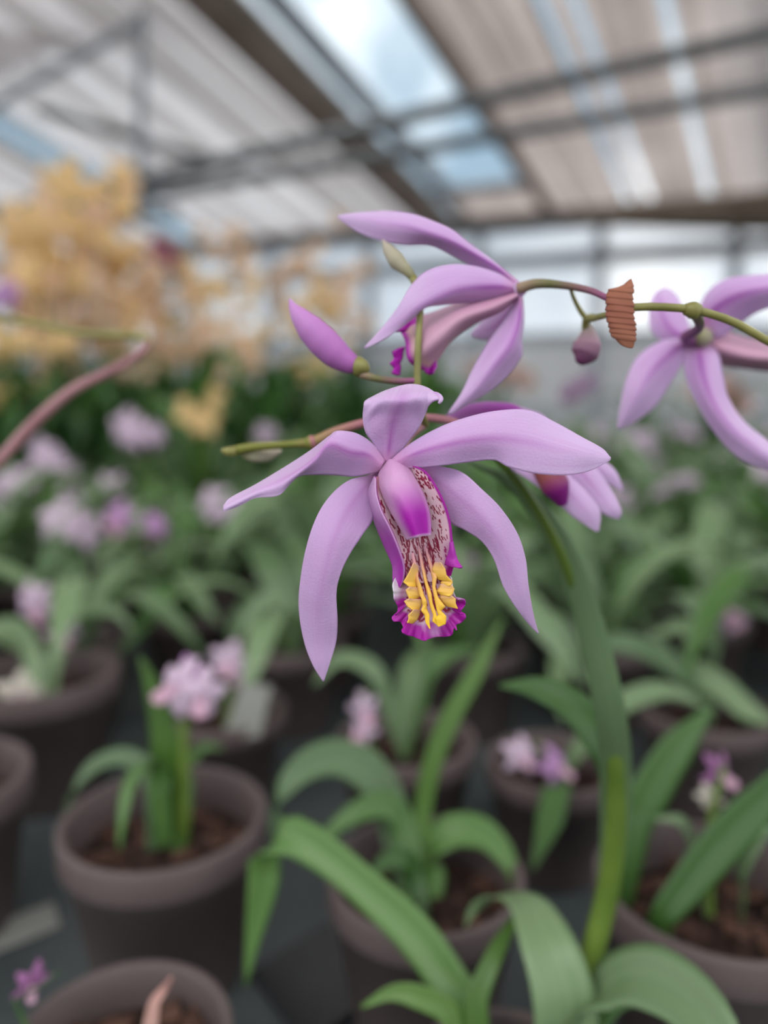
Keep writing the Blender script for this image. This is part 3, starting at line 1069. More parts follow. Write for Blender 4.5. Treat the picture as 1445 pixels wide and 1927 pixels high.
lobe = loft('side_lobe', [
    c4([(330, 235, 1), (270, 390, 3), (298, 580, 4), (400, 850, 4), (498, 1080, 3), (505, 1200, 2), (510, 1330, 1.5)]),
    c4([(332, 245, 0), (305, 400, 0), (345, 580, 0), (445, 800, 0), (535, 1010, 0), (560, 1170, 0), (545, 1300, 0.5)]),
    c4([(336, 250, -.5), (346, 400, -1.5), (392, 560, -2.5), (482, 740, -3), (562, 930, -3), (612, 1100, -2), (604, 1230, -1), (570, 1300, 0)])],
    F1, 24, 60, colfn=lobe_cols)
obj('lip_side_lobe', lobe, M['lip'], fl1, thick=0.0003)
rlobe = loft('side_lobe', [
    c4([(1046, 860, -2), (1040, 950, -2), (1010, 1030, -1.5), (1000, 1080, -1)]),
    c4([(1068, 860, -2.2), (1075, 950, -2.6), (1080, 1030, -2.5), (1095, 1075, -3), (1120, 1110, -3.5)]),
    c4([(1074, 860, -2), (1092, 940, -2), (1112, 1010, -2.2), (1145, 1075, -3), (1168, 1105, -3.5)])],
    F1, 12, 26, colfn=lambda vv, uv: np.tile(np.array([0.42, 0.03, 0.38]), (len(vv), 1)))
obj('lip_side_lobe', rlobe, M['lip'], fl1, thick=0.0003)

# frilled front lobe
out_l = [(640, 1120), (530, 1200), (502, 1270), (510, 1340), (515, 1410), (545, 1470), (548, 1530), (495, 1585), (510, 1620), (575, 1622), (600, 1680), (588, 1718),
         (640, 1752), (690, 1762), (740, 1782), (800, 1805), (860, 1782), (920, 1768), (1000, 1765), (1062, 1752), (1085, 1690), (1113, 1705), (1108, 1655), (1150, 1635), (1192, 1592),
         (1190, 1552), (1142, 1550), (1150, 1520), (1197, 1455), (1182, 1412), (1112, 1400), (1078, 1310), (1068, 1220), (1042, 1170), (1062, 1085), (960, 1000), (760, 960), (640, 1040), (640, 1120)]
NO, NR = 340, 80
ol = crom([(a, b, 0) for a, b in out_l], NO + 1)[:NO]
cx, cy = 810, 1330
bv, bu = [], []
for j in range(NR):
    t = j / (NR - 1)
    for i in range(NO):
        X = cx + (ol[i, 0] - cx) * t
        Y = cy + (ol[i, 1] - cy) * t
        th = i / NO * 2 * math.pi
        ruff = (math.sin(th * 7 + 2 * math.sin(th * 3)) * 0.6 + math.sin(th * 16 + 2 * math.sin(th * 5)) * 0.35 + math.sin(th * 37 + 1) * 0.15) * t ** 5 * (1.0 if Y > 1150 else 0.15)
        dz = 0.6 + ruff * 1.1 - 1.0 * t * t * (1 if Y > 1400 else 0.3) + 0.9 * (1 - t)
        dz += -1.6 * (abs(X - 810) / 330) ** 2 * (1 if Y < 1400 else 0.5)
        dz += 3.0 * min(1.0, max(0.0, (1330 - Y) / 200.0))
        q = c4([(X, Y)])[0]
        bv.append(tuple(P(q[0], q[1], F1 + dz * 0.001)))
        bu.append((i / NO, t))
bv = np.array(bv)
bu = np.array(bu)


def blade_cols():
    x, y = to_c4(bv)
    t = bu[:, 1]
    n1 = np.sin(x * .031 + 1.3 * np.sin(y * .023)) * np.cos(y * .027 + np.sin(x * .019))
    c = np.tile(np.array([0.66, 0.40, 0.52]), (len(x), 1))
    inner = sm(250, 200, np.abs(x - 800)) * sm(1420, 1330, y)
    w = sm(0.45, 0.75, t + 0.08 * n1) * (1 - inner)
    c = c * (1 - w) + w * np.array([0.68, 0.50, 0.68])
    m = sm(0.60, 0.80, t + 0.07 * n1) * sm(1330, 1430, y + 30 * n1)
    c = c * (1 - m) + m * MAG
    pale = np.exp(-((x - 900) / 60) ** 2 - ((y - 1720) / 55) ** 2)[:, None] * 0.8
    c = c * (1 - pale) + pale * np.array([0.55, 0.28, 0.55])
    wl = sm(0.72, 0.98, t) * sm(1410, 1330, y) * sm(1120, 1230, y)
    c = c * (1 - wl) + wl * np.array([0.78, 0.72, 0.78])
    d = dash_mask(x, y, D_low + D_mid) * np.maximum(sm(0.72, 0.62, t), inner)
    return c * (1 - d) + d * RED


bme = mesh('lip_blade', bv, grid_faces(NO, NR, wrap=True), bu, blade_cols())
obj('lip_front_lobe', bme, M['lip'], fl1, thick=0.0003)

# crests (keels) of the lip
K = [
    ([(690, 1080, -.5), (605, 1230, -1.5), (640, 1300, -1), (628, 1322, -1.6), (652, 1395, -1), (612, 1420, -1.8), (640, 1470, -1), (690, 1505, -.8), (642, 1560, -1.5), (645, 1627, -1.8)],
     [(715, 1100, -.6), (695, 1260, -1), (722, 1310, -1.5), (735, 1380, -1), (705, 1400, -1.2), (750, 1420, -1.3), (740, 1470, -1), (722, 1540, -1), (702, 1600, -1), (652, 1630, -1.8)]),
    ([(680, 980, 0), (715, 1190, -1), (740, 1290, -1.6), (760, 1370, -2), (778, 1400, -2.4), (790, 1470, -2.2), (773, 1520, -2.6), (808, 1560, -2.4), (815, 1630, -2.6), (850, 1690, -2.8)],
     [(700, 960, 0), (745, 1150, -1), (745, 1210, -2), (765, 1260, -2), (802, 1380, -2), (822, 1420, -2.4), (825, 1500, -2), (852, 1560, -2.4), (850, 1620, -2.6), (862, 1692, -2.8)]),
    ([(735, 900, 1), (765, 1050, 0), (800, 1220, -1), (840, 1380, -1.8), (860, 1480, -2), (890, 1560, -2.3), (880, 1620, -2.5), (932, 1660, -2.6)],
     [(755, 895, 1), (800, 1100, 0), (832, 1250, -1), (868, 1350, -1.8), (882, 1450, -2), (910, 1530, -2.3), (922, 1570, -2.5), (946, 1662, -2.6)]),
    ([(800, 900, 1), (850, 1080, 0), (880, 1200, -1), (882, 1300, -1.5), (900, 1400, -2), (920, 1500, -2.4), (935, 1560, -2.4), (908, 1590, -2.8), (930, 1667, -2.8)],
     [(815, 895, 1), (882, 1090, 0), (922, 1200, -1.6), (906, 1290, -1.5), (932, 1390, -2), (1003, 1480, -2.6), (960, 1520, -2.2), (1013, 1570, -2.8), (1007, 1645, -2.8), (942, 1670, -2.8)]),
    ([(930, 1060, -.3), (905, 1130, -.6), (930, 1190, -1), (930, 1230, -1), (982, 1310, -1), (940, 1340, -1), (990, 1390, -1.2), (1000, 1430, -1.2), (1022, 1472, -1.6), (1110, 1493, -2.2)],
     [(960, 1062, -.3), (1002, 1120, -1.2), (1012, 1180, -1.5), (1067, 1230, -2), (1062, 1275, -1.8), (992, 1282, -1.2), (1088, 1310, -2.2), (1070, 1360, -1.6), (1098, 1400, -2.2), (1118, 1492, -2.2)]),
]
for l_, r_ in K[1:4]:
    me = loft('crest', [c4(l_), c4(r_)], F1, 7, 110, bulge=0.25, smooth=False)
    obj('lip_crest', me, M['crest'], fl1, thick=0.0002)
TEETH = [
    ([(700, 1060), (648, 1170), (602, 1245), (655, 1285)], [(718, 1080), (712, 1190), (706, 1250), (700, 1288)]),
    ([(665, 1288), (625, 1322), (640, 1360), (660, 1400)], [(722, 1290), (736, 1330), (740, 1370), (700, 1402)]),
    ([(655, 1402), (610, 1427), (640, 1475), (690, 1508)], [(742, 1400), (756, 1425), (748, 1470), (720, 1512)]),
    ([(705, 1505), (648, 1562), (655, 1592), (640, 1632)], [(740, 1500), (730, 1550), (708, 1595), (664, 1632)]),
    ([(928, 1060), (903, 1130), (932, 1195), (965, 1225)], [(960, 1055), (1004, 1120), (1014, 1178), (1070, 1240)]),
    ([(985, 1262), (970, 1300), (940, 1335), (978, 1368)], [(1064, 1270), (1092, 1312), (1072, 1362), (1040, 1380)]),
    ([(985, 1368), (975, 1402), (1005, 1442), (1035, 1475)], [(1060, 1372), (1102, 1405), (1102, 1450), (1122, 1498)]),
    ([(1000, 1210), (1005, 1235), (985, 1250), (1000, 1275)], [(1050, 1215), (1072, 1235), (1070, 1258), (1045, 1280)]),
]
for k_, (l_, r_) in enumerate(TEETH):
    lz, rz_ = (-2.4, -1.0) if k_ < 4 else (-1.0, -2.4)
    if k_ < 4:
        r_ = [(x_ + 26, y_ + 8) for x_, y_ in r_]
    else:
        l_ = [(x_ - 26, y_ - 4) for x_, y_ in l_]
    me = loft('tooth', [c4([q + (lz,) for q in l_]), c4([q + (rz_,) for q in r_])], F1, 9, 40, bulge=0.1, smooth=False)
    obj('crest_tooth', me, M['crest_outer'], fl1, thick=0.0002)


def column_cols(verts, uv):
    u, v = uv[:, 0], uv[:, 1]
    k = sm(0.30, 0.80, v) * sm(0.08, 0.42, u) * (1 - 0.5 * sm(0.86, 0.98, u))
    c = np.array([0.66, 0.36, 0.60]) * (1 - k) + np.array([0.42, 0.012, 0.40]) * k
    edge = sm(0.965, 1.0, v)
    return c * (1 - edge) + edge * np.array([0.70, 0.48, 0.66])


column = loft('column', [
    c4([(452, 85, 3), (385, 190, 1.5), (366, 280, 1), (385, 350, 0), (450, 500, -1), (540, 660, -2), (645, 842, -2.5)]),
    c4([(468, 80, 2), (450, 175, -.5), (440, 290, -2), (470, 390, -3.5), (530, 530, -4), (600, 680, -4.5), (690, 828, -4.5)]),
    c4([(500, 78, 1.5), (520, 170, -1.5), (540, 290, -3.5), (580, 400, -5), (640, 540, -6), (690, 670, -6), (740, 815, -5.5)]),
    c4([(540, 75, 2), (590, 165, -.8), (640, 270, -2.5), (690, 380, -4), (745, 520, -4.2), (772, 660, -4.0), (792, 805, -3.6)]),
    c4([(575, 75, 3), (650, 160, 1.2), (705, 250, 0), (775, 375, -1), (838, 545, -2), (860, 680, -2.4), (862, 800, -2.6)])],
    F1, 40, 60, colfn=column_cols)
obj('column', column, M['lip'], fl1, thick=0.0005)

# --- flower behind the right petal (same plant)
F4 = 0.168
fl4 = part_empty('back_flower', front, P(985, 835, F4))
obj('petal', loft('petal', [c2([(470, 800, 0), (400, 645, -2), (300, 620, -3), (200, 625, -4), (105, 660, -3), (78, 702, -3)]),
                            c2([(470, 820, 1), (400, 730, 0), (300, 690, 0), (200, 690, -1), (110, 705, -2), (78, 706, -3)])], F4, 11, 30, bulge=1), M['petal_magenta'], fl4, thick=0.0004)
for pts in (
    ([(400, 800, 0), (350, 880, -2), (430, 945, -4), (520, 1010, -5), (620, 1100, -5), (722, 1168, -4)], [(420, 780, 0), (520, 830, -2), (600, 920, -4), (680, 1000, -5), (735, 1080, -5), (733, 1160, -4)]),
    ([(430, 800, 1), (540, 880, -1), (600, 950, -2), (680, 1040, -2), (760, 1095, -2), (812, 1113, -1)], [(440, 780, 1), (600, 820, -1), (700, 880, -2), (770, 970, -2), (825, 1075, -2), (822, 1108, -1)]),
    ([(430, 790, 3), (600, 880, 2), (700, 930, 2), (760, 960, 2), (825, 993, 3)], [(440, 770, 3), (600, 800, 2), (740, 860, 2), (800, 910, 2), (835, 985, 3)]),
    ([(430, 790, 2), (340, 700, 2), (360, 640, 2), (420, 650, 2)], [(460, 790, 2), (520, 730, 2), (500, 680, 2), (430, 652, 2)]),
):
    obj('petal', loft('petal', [c2(pts[0]), c2(pts[1])], F4, 11, 30, bulge=1), M['petal'], fl4, thick=0.0004)
obj('lip', tube('lip', [P(*c2([(470, 850, F4 - .004)])[0]), P(*c2([(520, 920, F4 - .006)])[0]), P(*c2([(552, 980, F4 - .007)])[0]), P(*c2([(580, 1050, F4 - .006)])[0])], [.0020, .0030, .0031, .0011], 14, 20),
    ramp_mat('lip_dark', [(0.0, (0.25, 0.05, 0.05)), (0.5, (0.22, 0.05, 0.05)), (0.72, (0.17, 0.006, 0.14)), (1.0, (0.22, 0.01, 0.20))], trans=0.0), fl4)
obj('pedicel', tube('pedicel', [P(980, 830, F4), P(940, 825, .167), P(905, 826, .160)], [.0020, .0012, .0012], 10, 12), M['stem_pink'], fl4)

# ================================================================== RIGHT SPRAY (its pot stands outside the view)
loc1 = Vector((0.235, 0.25, BENCH))
D_1 = 0.085
spray = thing('potted_orchid', 'orchid arching in on an olive stalk with a crinkled rust-brown bract', 'orchid', loc1)
pm = pot_mesh(D_1); pm.materials.append(M['pot']); child('pot', pm, spray)
smm = soil_mesh(D_1, 77); smm.materials.append(M['soil']); child('potting_soil', smm, spray)
sp = [soil_pt(loc1, D_1), P(1980, 1150, .215), P(1820, 860, .172), P(1600, 715, .152), P(1445, 642, .148), P(1380, 606, .147), P(1310, 584, .146), P(1250, 578, .146), P(1195, 578, .146), P(1160, 584, .146)]
obj('flower_stalk', tube('flower_stalk', sp, [.003, .0028, .0025, .0021, .0018, .0016, .00145, .0009, .00085, .0008], 14, 110), M['stem_olive'], spray)
obj('node', tube('node', [P(1288, 582, .146), P(1300, 583, .146), P(1315, 588, .146)], [.0011, .0017, .0015], 12, 8), M['stem_olive'], spray)
# rust-brown bract, pleated across
bv2, bu2 = [], []
cl = crom([tuple(P(1180, 533, .1445)), tuple(P(1169, 548, .1445)), tuple(P(1166, 570, .1445)), tuple(P(1168, 600, .1445)), tuple(P(1173, 630, .1445)), tuple(P(1179, 652, .1445))], 90)
hw = np.interp(np.linspace(0, 1, 90), [0, .12, .3, .6, .85, 1], [9, 23, 26, 27, 24, 11]) / FPX * .1445
for j in range(90):
    k = j / 89
    saw = ((k * 11 + 0.15 * math.sin(k * 9)) % 1.0)
    for i in range(28):
        a = 2 * math.pi * i / 28
        r = hw[j] * (1 + 0.12 * (saw - 0.5) + 0.03 * math.sin(a * 3 + k * 20))
        shift = 0.0005 * math.sin(a + 0.6)
        q = cl[j] + np.array(RIGHT) * r * math.cos(a) - np.array(FWD) * r * 0.55 * math.sin(a) - np.array(UP) * shift
        if j < 12:
            q = q + np.array(UP) * 0.0011 * math.cos(a) * (1 - j / 12)
        bv2.append(q)
        bu2.append((i / 28, k))
fbr = grid_faces(28, 90, wrap=True)
fbr += [tuple(range(28))[::-1], tuple(89 * 28 + i for i in range(28))]
obj('bract', mesh('bract', bv2, fbr, bu2), M['bract'], spray)
obj('pedicel', tube('pedicel', [P(1165, 572, .1455), P(1145, 562, .146), P(1110, 547, .149), P(1060, 537, .152), P(1010, 534, .154), P(975, 543, .156)], [.0006, .00065, .0007, .0008, .0010, .0012], 12, 40), M['stem_purple'], spray)
obj('bud_stalk', tube('bud_stalk', [P(1162, 588, .147), P(1140, 593, .15), P(1120, 598, .156), P(1104, 601, .16), P(1101, 622, .162)], [.0006, .0007, .0007, .0009, .0008], 10, 24), M['stem_olive'], spray)
obj('bud_stalk', tube('bud_stalk', [P(1073, 541, .153), P(1080, 562, .157), P(1092, 585, .159), P(1104, 601, .16)], [.0004, .0004, .0005, .0006], 8, 16), M['stem_olive'], spray)
obj('bud', tube('bud', [P(1103, 612, .162), P(1106, 625, .162), P(1105, 648, .162), P(1099, 668, .162), P(1090, 683, .162)], [.0009, .0020, .0031, .0030, .0010], 14, 24), M['bud_mauve'], spray)

# --- upper flower (seen from the side)
F2 = 0.157
fl2 = part_empty('side_flower', spray, P(975, 545, F2))
obj('sepal', loft('sepal', [[(978, 532, 0), (934, 497, -1), (878, 455, -2), (850, 433, -2), (815, 417, -2), (774, 403, -1), (729, 398, 1), (677, 401, 3), (637, 406, 5)],
                            [(976, 540, 0), (940, 508, -2), (895, 480, -3), (850, 455, -4), (810, 440, -4), (770, 428, -3), (729, 422, -1), (677, 413, 2), (636, 408, 5)],
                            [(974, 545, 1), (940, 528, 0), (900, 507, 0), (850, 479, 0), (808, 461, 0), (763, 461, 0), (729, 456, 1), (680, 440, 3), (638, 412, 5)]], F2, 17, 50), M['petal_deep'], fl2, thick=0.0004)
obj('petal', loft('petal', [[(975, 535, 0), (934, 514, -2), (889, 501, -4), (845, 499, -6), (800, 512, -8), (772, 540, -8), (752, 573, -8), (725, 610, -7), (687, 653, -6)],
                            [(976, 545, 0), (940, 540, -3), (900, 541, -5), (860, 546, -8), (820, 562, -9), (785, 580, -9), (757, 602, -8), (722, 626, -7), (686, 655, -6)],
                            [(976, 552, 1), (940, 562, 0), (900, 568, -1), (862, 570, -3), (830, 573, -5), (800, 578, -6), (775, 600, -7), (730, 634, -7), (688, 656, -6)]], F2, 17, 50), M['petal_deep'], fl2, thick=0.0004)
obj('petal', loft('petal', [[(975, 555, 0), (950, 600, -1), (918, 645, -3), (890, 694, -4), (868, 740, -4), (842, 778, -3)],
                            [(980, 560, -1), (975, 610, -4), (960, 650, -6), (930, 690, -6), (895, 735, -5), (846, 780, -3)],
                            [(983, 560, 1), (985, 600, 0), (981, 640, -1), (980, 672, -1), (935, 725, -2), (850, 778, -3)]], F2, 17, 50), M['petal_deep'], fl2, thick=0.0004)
obj('petal', loft('petal', [[(975, 555, 4), (940, 575, 7), (900, 612, 10), (885, 628, 12)], [(978, 565, 4), (960, 625, 7), (925, 640, 10), (890, 634, 12)]], F2, 9, 20, bulge=1), M['petal'], fl2, thick=0.0004)


def lip2_cols(verts, uv):
    u, v = uv[:, 0], uv[:, 1]
    k = sm(0.1, 0.8, v)
    c = np.array([0.56, 0.29, 0.42]) * (1 - k) + np.array([0.60, 0.34, 0.46]) * k
    w = sm(0.85, 0.95, v)
    c = c * (1 - w) + w * np.array([0.66, 0.42, 0.40])
    e = sm(0.93, 0.99, v)
    return c * (1 - e) + e * np.array([0.42, 0.015, 0.38])


obj('lip', loft('lip', [[(972, 550, 1), (920, 562, 2), (860, 572, 2), (810, 590, 2), (770, 600, 1), (748, 616, 0)],
                        [(972, 553, -2), (920, 570, -4), (860, 588, -6), (815, 615, -6), (790, 630, -5), (762, 640, -4)],
                        [(974, 556, -3), (930, 580, -5), (870, 605, -7), (825, 645, -7), (795, 668, -6), (770, 680, -5)],
                        [(975, 558, 0), (945, 584, 0), (895, 608, 0), (850, 640, 0), (822, 680, 0), (808, 702, 0)]], F2, 24, 60, colfn=lip2_cols), M['lip'], fl2, thick=0.0004)
frl = []
for nm, a, b in (('lip_frill', [(752, 655, -5), (738, 662, -6), (742, 675, -5), (733, 684, -6), (742, 692, -5), (737, 702, -6), (748, 706, -5)], [(762, 652, -4), (758, 663, -4), (757, 674, -4), (752, 684, -4), (754, 692, -4), (752, 700, -4), (752, 706, -4)]),
                 ('lip_frill', [(792, 692, -1), (800, 700, -2), (808, 706, -1), (816, 702, -2), (822, 690, -1)], [(795, 684, -1), (803, 686, -1), (808, 690, -1), (814, 684, -1), (820, 676, -1)]),
                 ('lip_frill', [(745, 624, -2), (758, 622, -3), (772, 622, -2), (786, 616, -2)], [(752, 608, -1), (764, 600, -1), (776, 594, -1), (786, 588, -1)])):
    obj(nm, loft('frill', [a, b], F2, 5, 24, smooth=False, colfn=lambda vv, uv: np.tile(np.array([0.42, 0.012, 0.38]), (len(vv), 1))), M['lip'], fl2, thick=0.0004)
obj('flower_cup', tube('flower_cup', [P(988, 543, F2), P(976, 546, F2), P(966, 550, F2)], [.0010, .0018, .0015], 12, 8), M['petal'], fl2)

# --- right flower (seen from behind)
F3 = 0.185
fl3 = part_empty('rear_view_flower', spray, P(1300, 640, F3))
for nm, a, m_, b in (
    ('sepal', [(1150, 260, 0), (1180, 170, -3), (1260, 105, -6), (1370, 88, -9), (1500, 84, -10), (1620, 110, -8), (1700, 150, -6)], [(1160, 290, -1), (1220, 230, -5), (1300, 180, -9), (1400, 150, -12), (1500, 140, -12), (1620, 140, -9), (1700, 152, -6)], [(1170, 340, 1), (1240, 350, -2), (1320, 290, -5), (1400, 240, -8), (1500, 205, -9), (1620, 170, -8), (1700, 156, -6)]),
    ('petal', [(1100, 370, 2), (1000, 362, 4), (950, 310, 5), (945, 220, 6), (965, 165, 7), (1000, 140, 8)], [(1110, 350, 1), (1040, 320, 2), (1000, 260, 3), (990, 200, 4), (995, 160, 6), (1008, 138, 8)], [(1125, 330, 2), (1100, 260, 3), (1080, 210, 4), (1060, 170, 6), (1030, 145, 7), (1012, 138, 8)]),
    ('petal', [(1105, 350, 0), (1000, 362, -3), (900, 425, -5), (850, 520, -7), (825, 630, -8), (812, 728, -8)], [(1105, 365, 0), (1030, 420, -6), (960, 490, -9), (900, 580, -11), (850, 670, -10), (812, 732, -8)], [(1110, 375, 1), (1085, 450, -2), (1040, 530, -4), (965, 640, -6), (880, 705, -7), (815, 734, -8)]),
    ('sepal', [(1110, 360, 0), (1090, 430, -2), (1100, 520, -4), (1160, 650, -7), (1230, 760, -9), (1330, 860, -11), (1445, 907, -12), (1540, 920, -12)], [(1150, 370, 0), (1160, 450, -5), (1180, 540, -8), (1230, 650, -11), (1300, 740, -13), (1390, 810, -14), (1470, 865, -14), (1542, 921, -12)], [(1190, 360, 1), (1235, 420, -2), (1252, 500, -4), (1275, 600, -6), (1340, 700, -8), (1430, 775, -10), (1500, 840, -11), (1544, 922, -12)]),
):
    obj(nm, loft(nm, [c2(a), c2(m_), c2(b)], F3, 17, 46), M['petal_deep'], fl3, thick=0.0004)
obj('lip', loft('lip', [c2([(1170, 330, 3), (1250, 320, 5), (1350, 350, 6), (1450, 370, 7), (1560, 380, 8)]), c2([(1175, 360, 1), (1250, 390, -2), (1350, 420, -3), (1450, 430, -3), (1570, 430, -2)]),
                        c2([(1180, 380, 3), (1235, 455, 3), (1330, 475, 4), (1450, 490, 5), (1580, 500, 6)])], F3, 15, 34, colfn=lip2_cols), M['lip'], fl3, thick=0.0004)
obj('flower_cup', tube('flower_cup', [P(*c2([(1130, 330, F3 - .004)])[0]), P(*c2([(1160, 345, F3 - .003)])[0]), P(*c2([(1185, 345, F3)])[0])], [.0015, .0026, .0018], 12, 8), M['bud_pale'], fl3)
obj('pedicel', tube('pedicel', [P(1306, 588, .146), P(1316, 605, .152), P(1312, 620, .162), P(1290, 634, .174), P(1300, 640, .183)], [.0011, .0010, .0011, .0013, .0016], 10, 24),
    ramp_mat('pedicel_dark', [(0, (0.16, 0.14, 0.05)), (0.35, (0.10, 0.02, 0.07)), (1, (0.20, 0.05, 0.18))], trans=0.0), spray)

# ================================================================== LEFT ARCHING STALK
locL = Vector((-0.36, 0.24, BENCH))
arch = thing('potted_orchid', 'orchid with a bare pinkish stalk bent back on itself before the yellow blooms', 'orchid', locL)
pm = pot_mesh(0.085); pm.materials.append(M['pot']); child('pot', pm, arch)
smm = soil_mesh(0.085, 78); smm.materials.append(M['soil']); child('potting_soil', smm, arch)
ap = [soil_pt(locL, 0.085), P(-420, 1330, .27), P(-160, 1040, .25), P(-60, 930, .246), P(0, 866, .245), P(65, 795, .246), P(135, 735, .248), P(205, 700, .25), P(255, 672, .252), P(280, 645, .253)]
obj('flower_stalk', tube('flower_stalk', ap, [.003, .003, .0027, .0024, .0023, .0022, .0021, .0019, .0019, .0015], 12, 70), M['stem_pink'], arch)
obj('flower_stalk', tube('flower_stalk', [P(281, 648, .253), P(272, 636, .254), P(240, 632, .256), P(150, 627, .26), P(70, 610, .265), P(0, 597, .268), P(-90, 570, .27)], [.0014, .0014, .0012, .0012, .0012, .0011, .0009], 10, 40), M['stem_olive'], arch)

# ================================================================== NEAR POTS
# pot left of the front plant, with pale pink blooms
A, locA, DA, dA = potted('potted_orchid', 'taupe pot on the slate bench with one short shoot and a pale pink bloom pair', 'orchid', 310, 1530, 383, 22)
bA = soil_pt(locA, DA)
px_leaf(A, [(322, 1500, .335), (312, 1400, .335), (300, 1330, .335), (275, 1260, .335), (262, 1235, .335)], [34, 60, 58, 50, 36, 4], 'leaf_bright', (1, 0, 0), start=bA + Vector((0.004, 0, 0)))
px_leaf(A, [(300, 1480, .33), (285, 1435, .325), (250, 1470, .31), (232, 1540, .30), (225, 1600, .297)], [30, 46, 50, 46, 30, 4], 'leaf', (0.8, -0.3, 0.4), start=bA)
px_leaf(A, [(290, 1470, .34), (240, 1425, .345), (180, 1440, .345), (135, 1500, .34), (118, 1560, .335)], [24, 40, 40, 34, 28, 4], 'leaf_grey', (0.3, 0.6, 0.7), start=bA + Vector((-0.006, 0, 0)))
px_leaf(A, [(350, 1450, .345), (385, 1405, .35), (420, 1410, .355)], [20, 36, 30, 4], 'leaf', (0.15, 0.6, 0.75), start=bA + Vector((0.006, 0, 0)))
stem(A, bA + Vector((0.006, 0.004, 0)), P(345, 1300, .335), .003, .002, .002)
bloom(A, P(335, 1290, .33), 0.026, 'fl_pink')
bloom(A, P(378, 1305, .33), 0.024, 'fl_pink')
bloom(A, P(355, 1275, .335), 0.020, 'fl_lilac')

B, locB, DB, dB = potted('potted_orchid', 'taupe pot of bark chips with a dropped purple bloom and no leaves', 'orchid', 225, 1958, 420, 40)
bB = soil_pt(locB, DB)
bloom(B, P(60, 1850, .238), 0.012, 'fl_purple')
px_leaf(B, [(30, 1890, .235), (70, 1860, .235), (110, 1830, .235)], [10, 26, 24, 4], 'leaf', (0.5, -0.5, 0.5), start=soil_pt(locB, DB, -0.02, 0.0))
px_leaf(B, [(290, 1890, .225), (310, 1860, .225), (322, 1840, .222)], [6, 34, 24, 4], 'fl_salmon', (1, 0, 0.3), start=soil_pt(locB, DB, 0.008, -0.004), name='dry_shoot')

C_, locC, DC, dC = potted('potted_orchid', 'taupe pot with a tall narrow green shoot and drooping side leaves', 'orchid', 800, 1636, 372, 22)
bC = soil_pt(locC, DC)
px_leaf(C_, [(795, 1540, .318), (815, 1430, .32), (850, 1345, .322), (895, 1265, .325), (945, 1165, .33)], [14, 30, 34, 38, 32, 4], 'leaf_bright', (1, 0, 0), start=bC + Vector((0, 0.006, 0)))
px_leaf(C_, [(740, 1540, .325), (690, 1450, .33), (625, 1425, .33), (565, 1450, .325), (525, 1510, .32), (510, 1580, .315)], [24, 56, 70, 76, 64, 40, 4], 'leaf_grey', (0.3, 0.55, 0.75), start=bC + Vector((-0.006, 0.004, 0)))
px_leaf(C_, [(760, 1560, .315), (730, 1515, .315), (670, 1530, .312), (610, 1580, .31), (580, 1630, .308)], [24, 48, 54, 46, 30, 4], 'leaf', (0.3, 0.6, 0.7), start=bC + Vector((-0.004, -0.004, 0)))
px_leaf(C_, [(820, 1600, .312), (850, 1565, .312), (910, 1570, .31), (955, 1620, .305), (970, 1680, .30)], [22, 50, 62, 60, 40, 4], 'leaf', (0.15, 0.6, 0.75), start=bC + Vector((0.004, 0, 0)))
px_leaf(C_, [(780, 1650, .305), (760, 1615, .303), (720, 1625, .30), (695, 1670, .297)], [16, 34, 40, 30, 4], 'leaf', (0.15, 0.6, 0.75), start=bC + Vector((0, -0.006, 0)))

R_, locR, DR, dR = potted('potted_orchid', 'taupe pot with coarse bark, leaning green leaves and a wilted purple bloom', 'orchid', 1340, 1660, 430, 40)
bR = soil_pt(locR, DR)
px_leaf(R_, [(1240, 1740, .272), (1290, 1665, .275), (1360, 1580, .28), (1445, 1495, .285), (1540, 1410, .29)], [24, 56, 74, 78, 60, 10], 'leaf', (0.8, -0.2, -0.6), start=soil_pt(locR, DR, -0.018, -0.010))
px_leaf(R_, [(1185, 1560, .30), (1215, 1500, .302), (1270, 1410, .305), (1340, 1330, .31)], [30, 66, 74, 64, 8], 'leaf', (0.8, -0.2, -0.6), start=soil_pt(locR, DR, -0.03, 0.012))
px_leaf(R_, [(1300, 1590, .29), (1280, 1545, .29), (1230, 1540, .288)], [16, 36, 30, 4], 'leaf_grey', (0.15, 0.6, 0.75), start=bR)
px_leaf(R_, [(1400, 1640, .28), (1430, 1570, .28), (1480, 1560, .28)], [16, 36, 36, 4], 'leaf_grey', (0.15, 0.6, 0.75), start=soil_pt(locR, DR, 0.012, 0))
stem(R_, bR, P(1360, 1440, .30), .002, .0015, .003)
bloom(R_, P(1352, 1455, .30), 0.017, 'fl_purple')
bloom(R_, P(1335, 1500, .298), 0.012, 'fl_white', lip=False)

TL, locT, DT, dT = potted('potted_orchid', 'taupe pot with a cream-yellow fallen bloom on its rim', 'orchid', 75, 1262, 285, 14)
bloom(TL, P(38, 1305, .47), 0.030, 'fl_white')
px_leaf(TL, [(60, 1230, .50), (30, 1180, .50), (-30, 1190, .49), (-70, 1240, .48)], [16, 36, 36, 28, 4], 'leaf_grey', (0.15, 0.6, 0.75), start=soil_pt(locT, DT))
px_leaf(TL, [(110, 1220, .51), (150, 1150, .515), (215, 1150, .52), (250, 1190, .52)], [16, 36, 38, 28, 4], 'leaf_grey', (0.15, 0.6, 0.75), start=soil_pt(locT, DT, 0.006))
LF, locF, DF, dF = potted('potted_orchid', 'taupe pot cut by the view beside the slate bench gap, bare soil', 'orchid', -140, 1462, 365, 10)
px_leaf(LF, [(-130, 1400, .37), (-110, 1300, .37), (-90, 1230, .37)], [20, 44, 40, 4], 'leaf', (1, 0, 0), start=soil_pt(locF, DF))
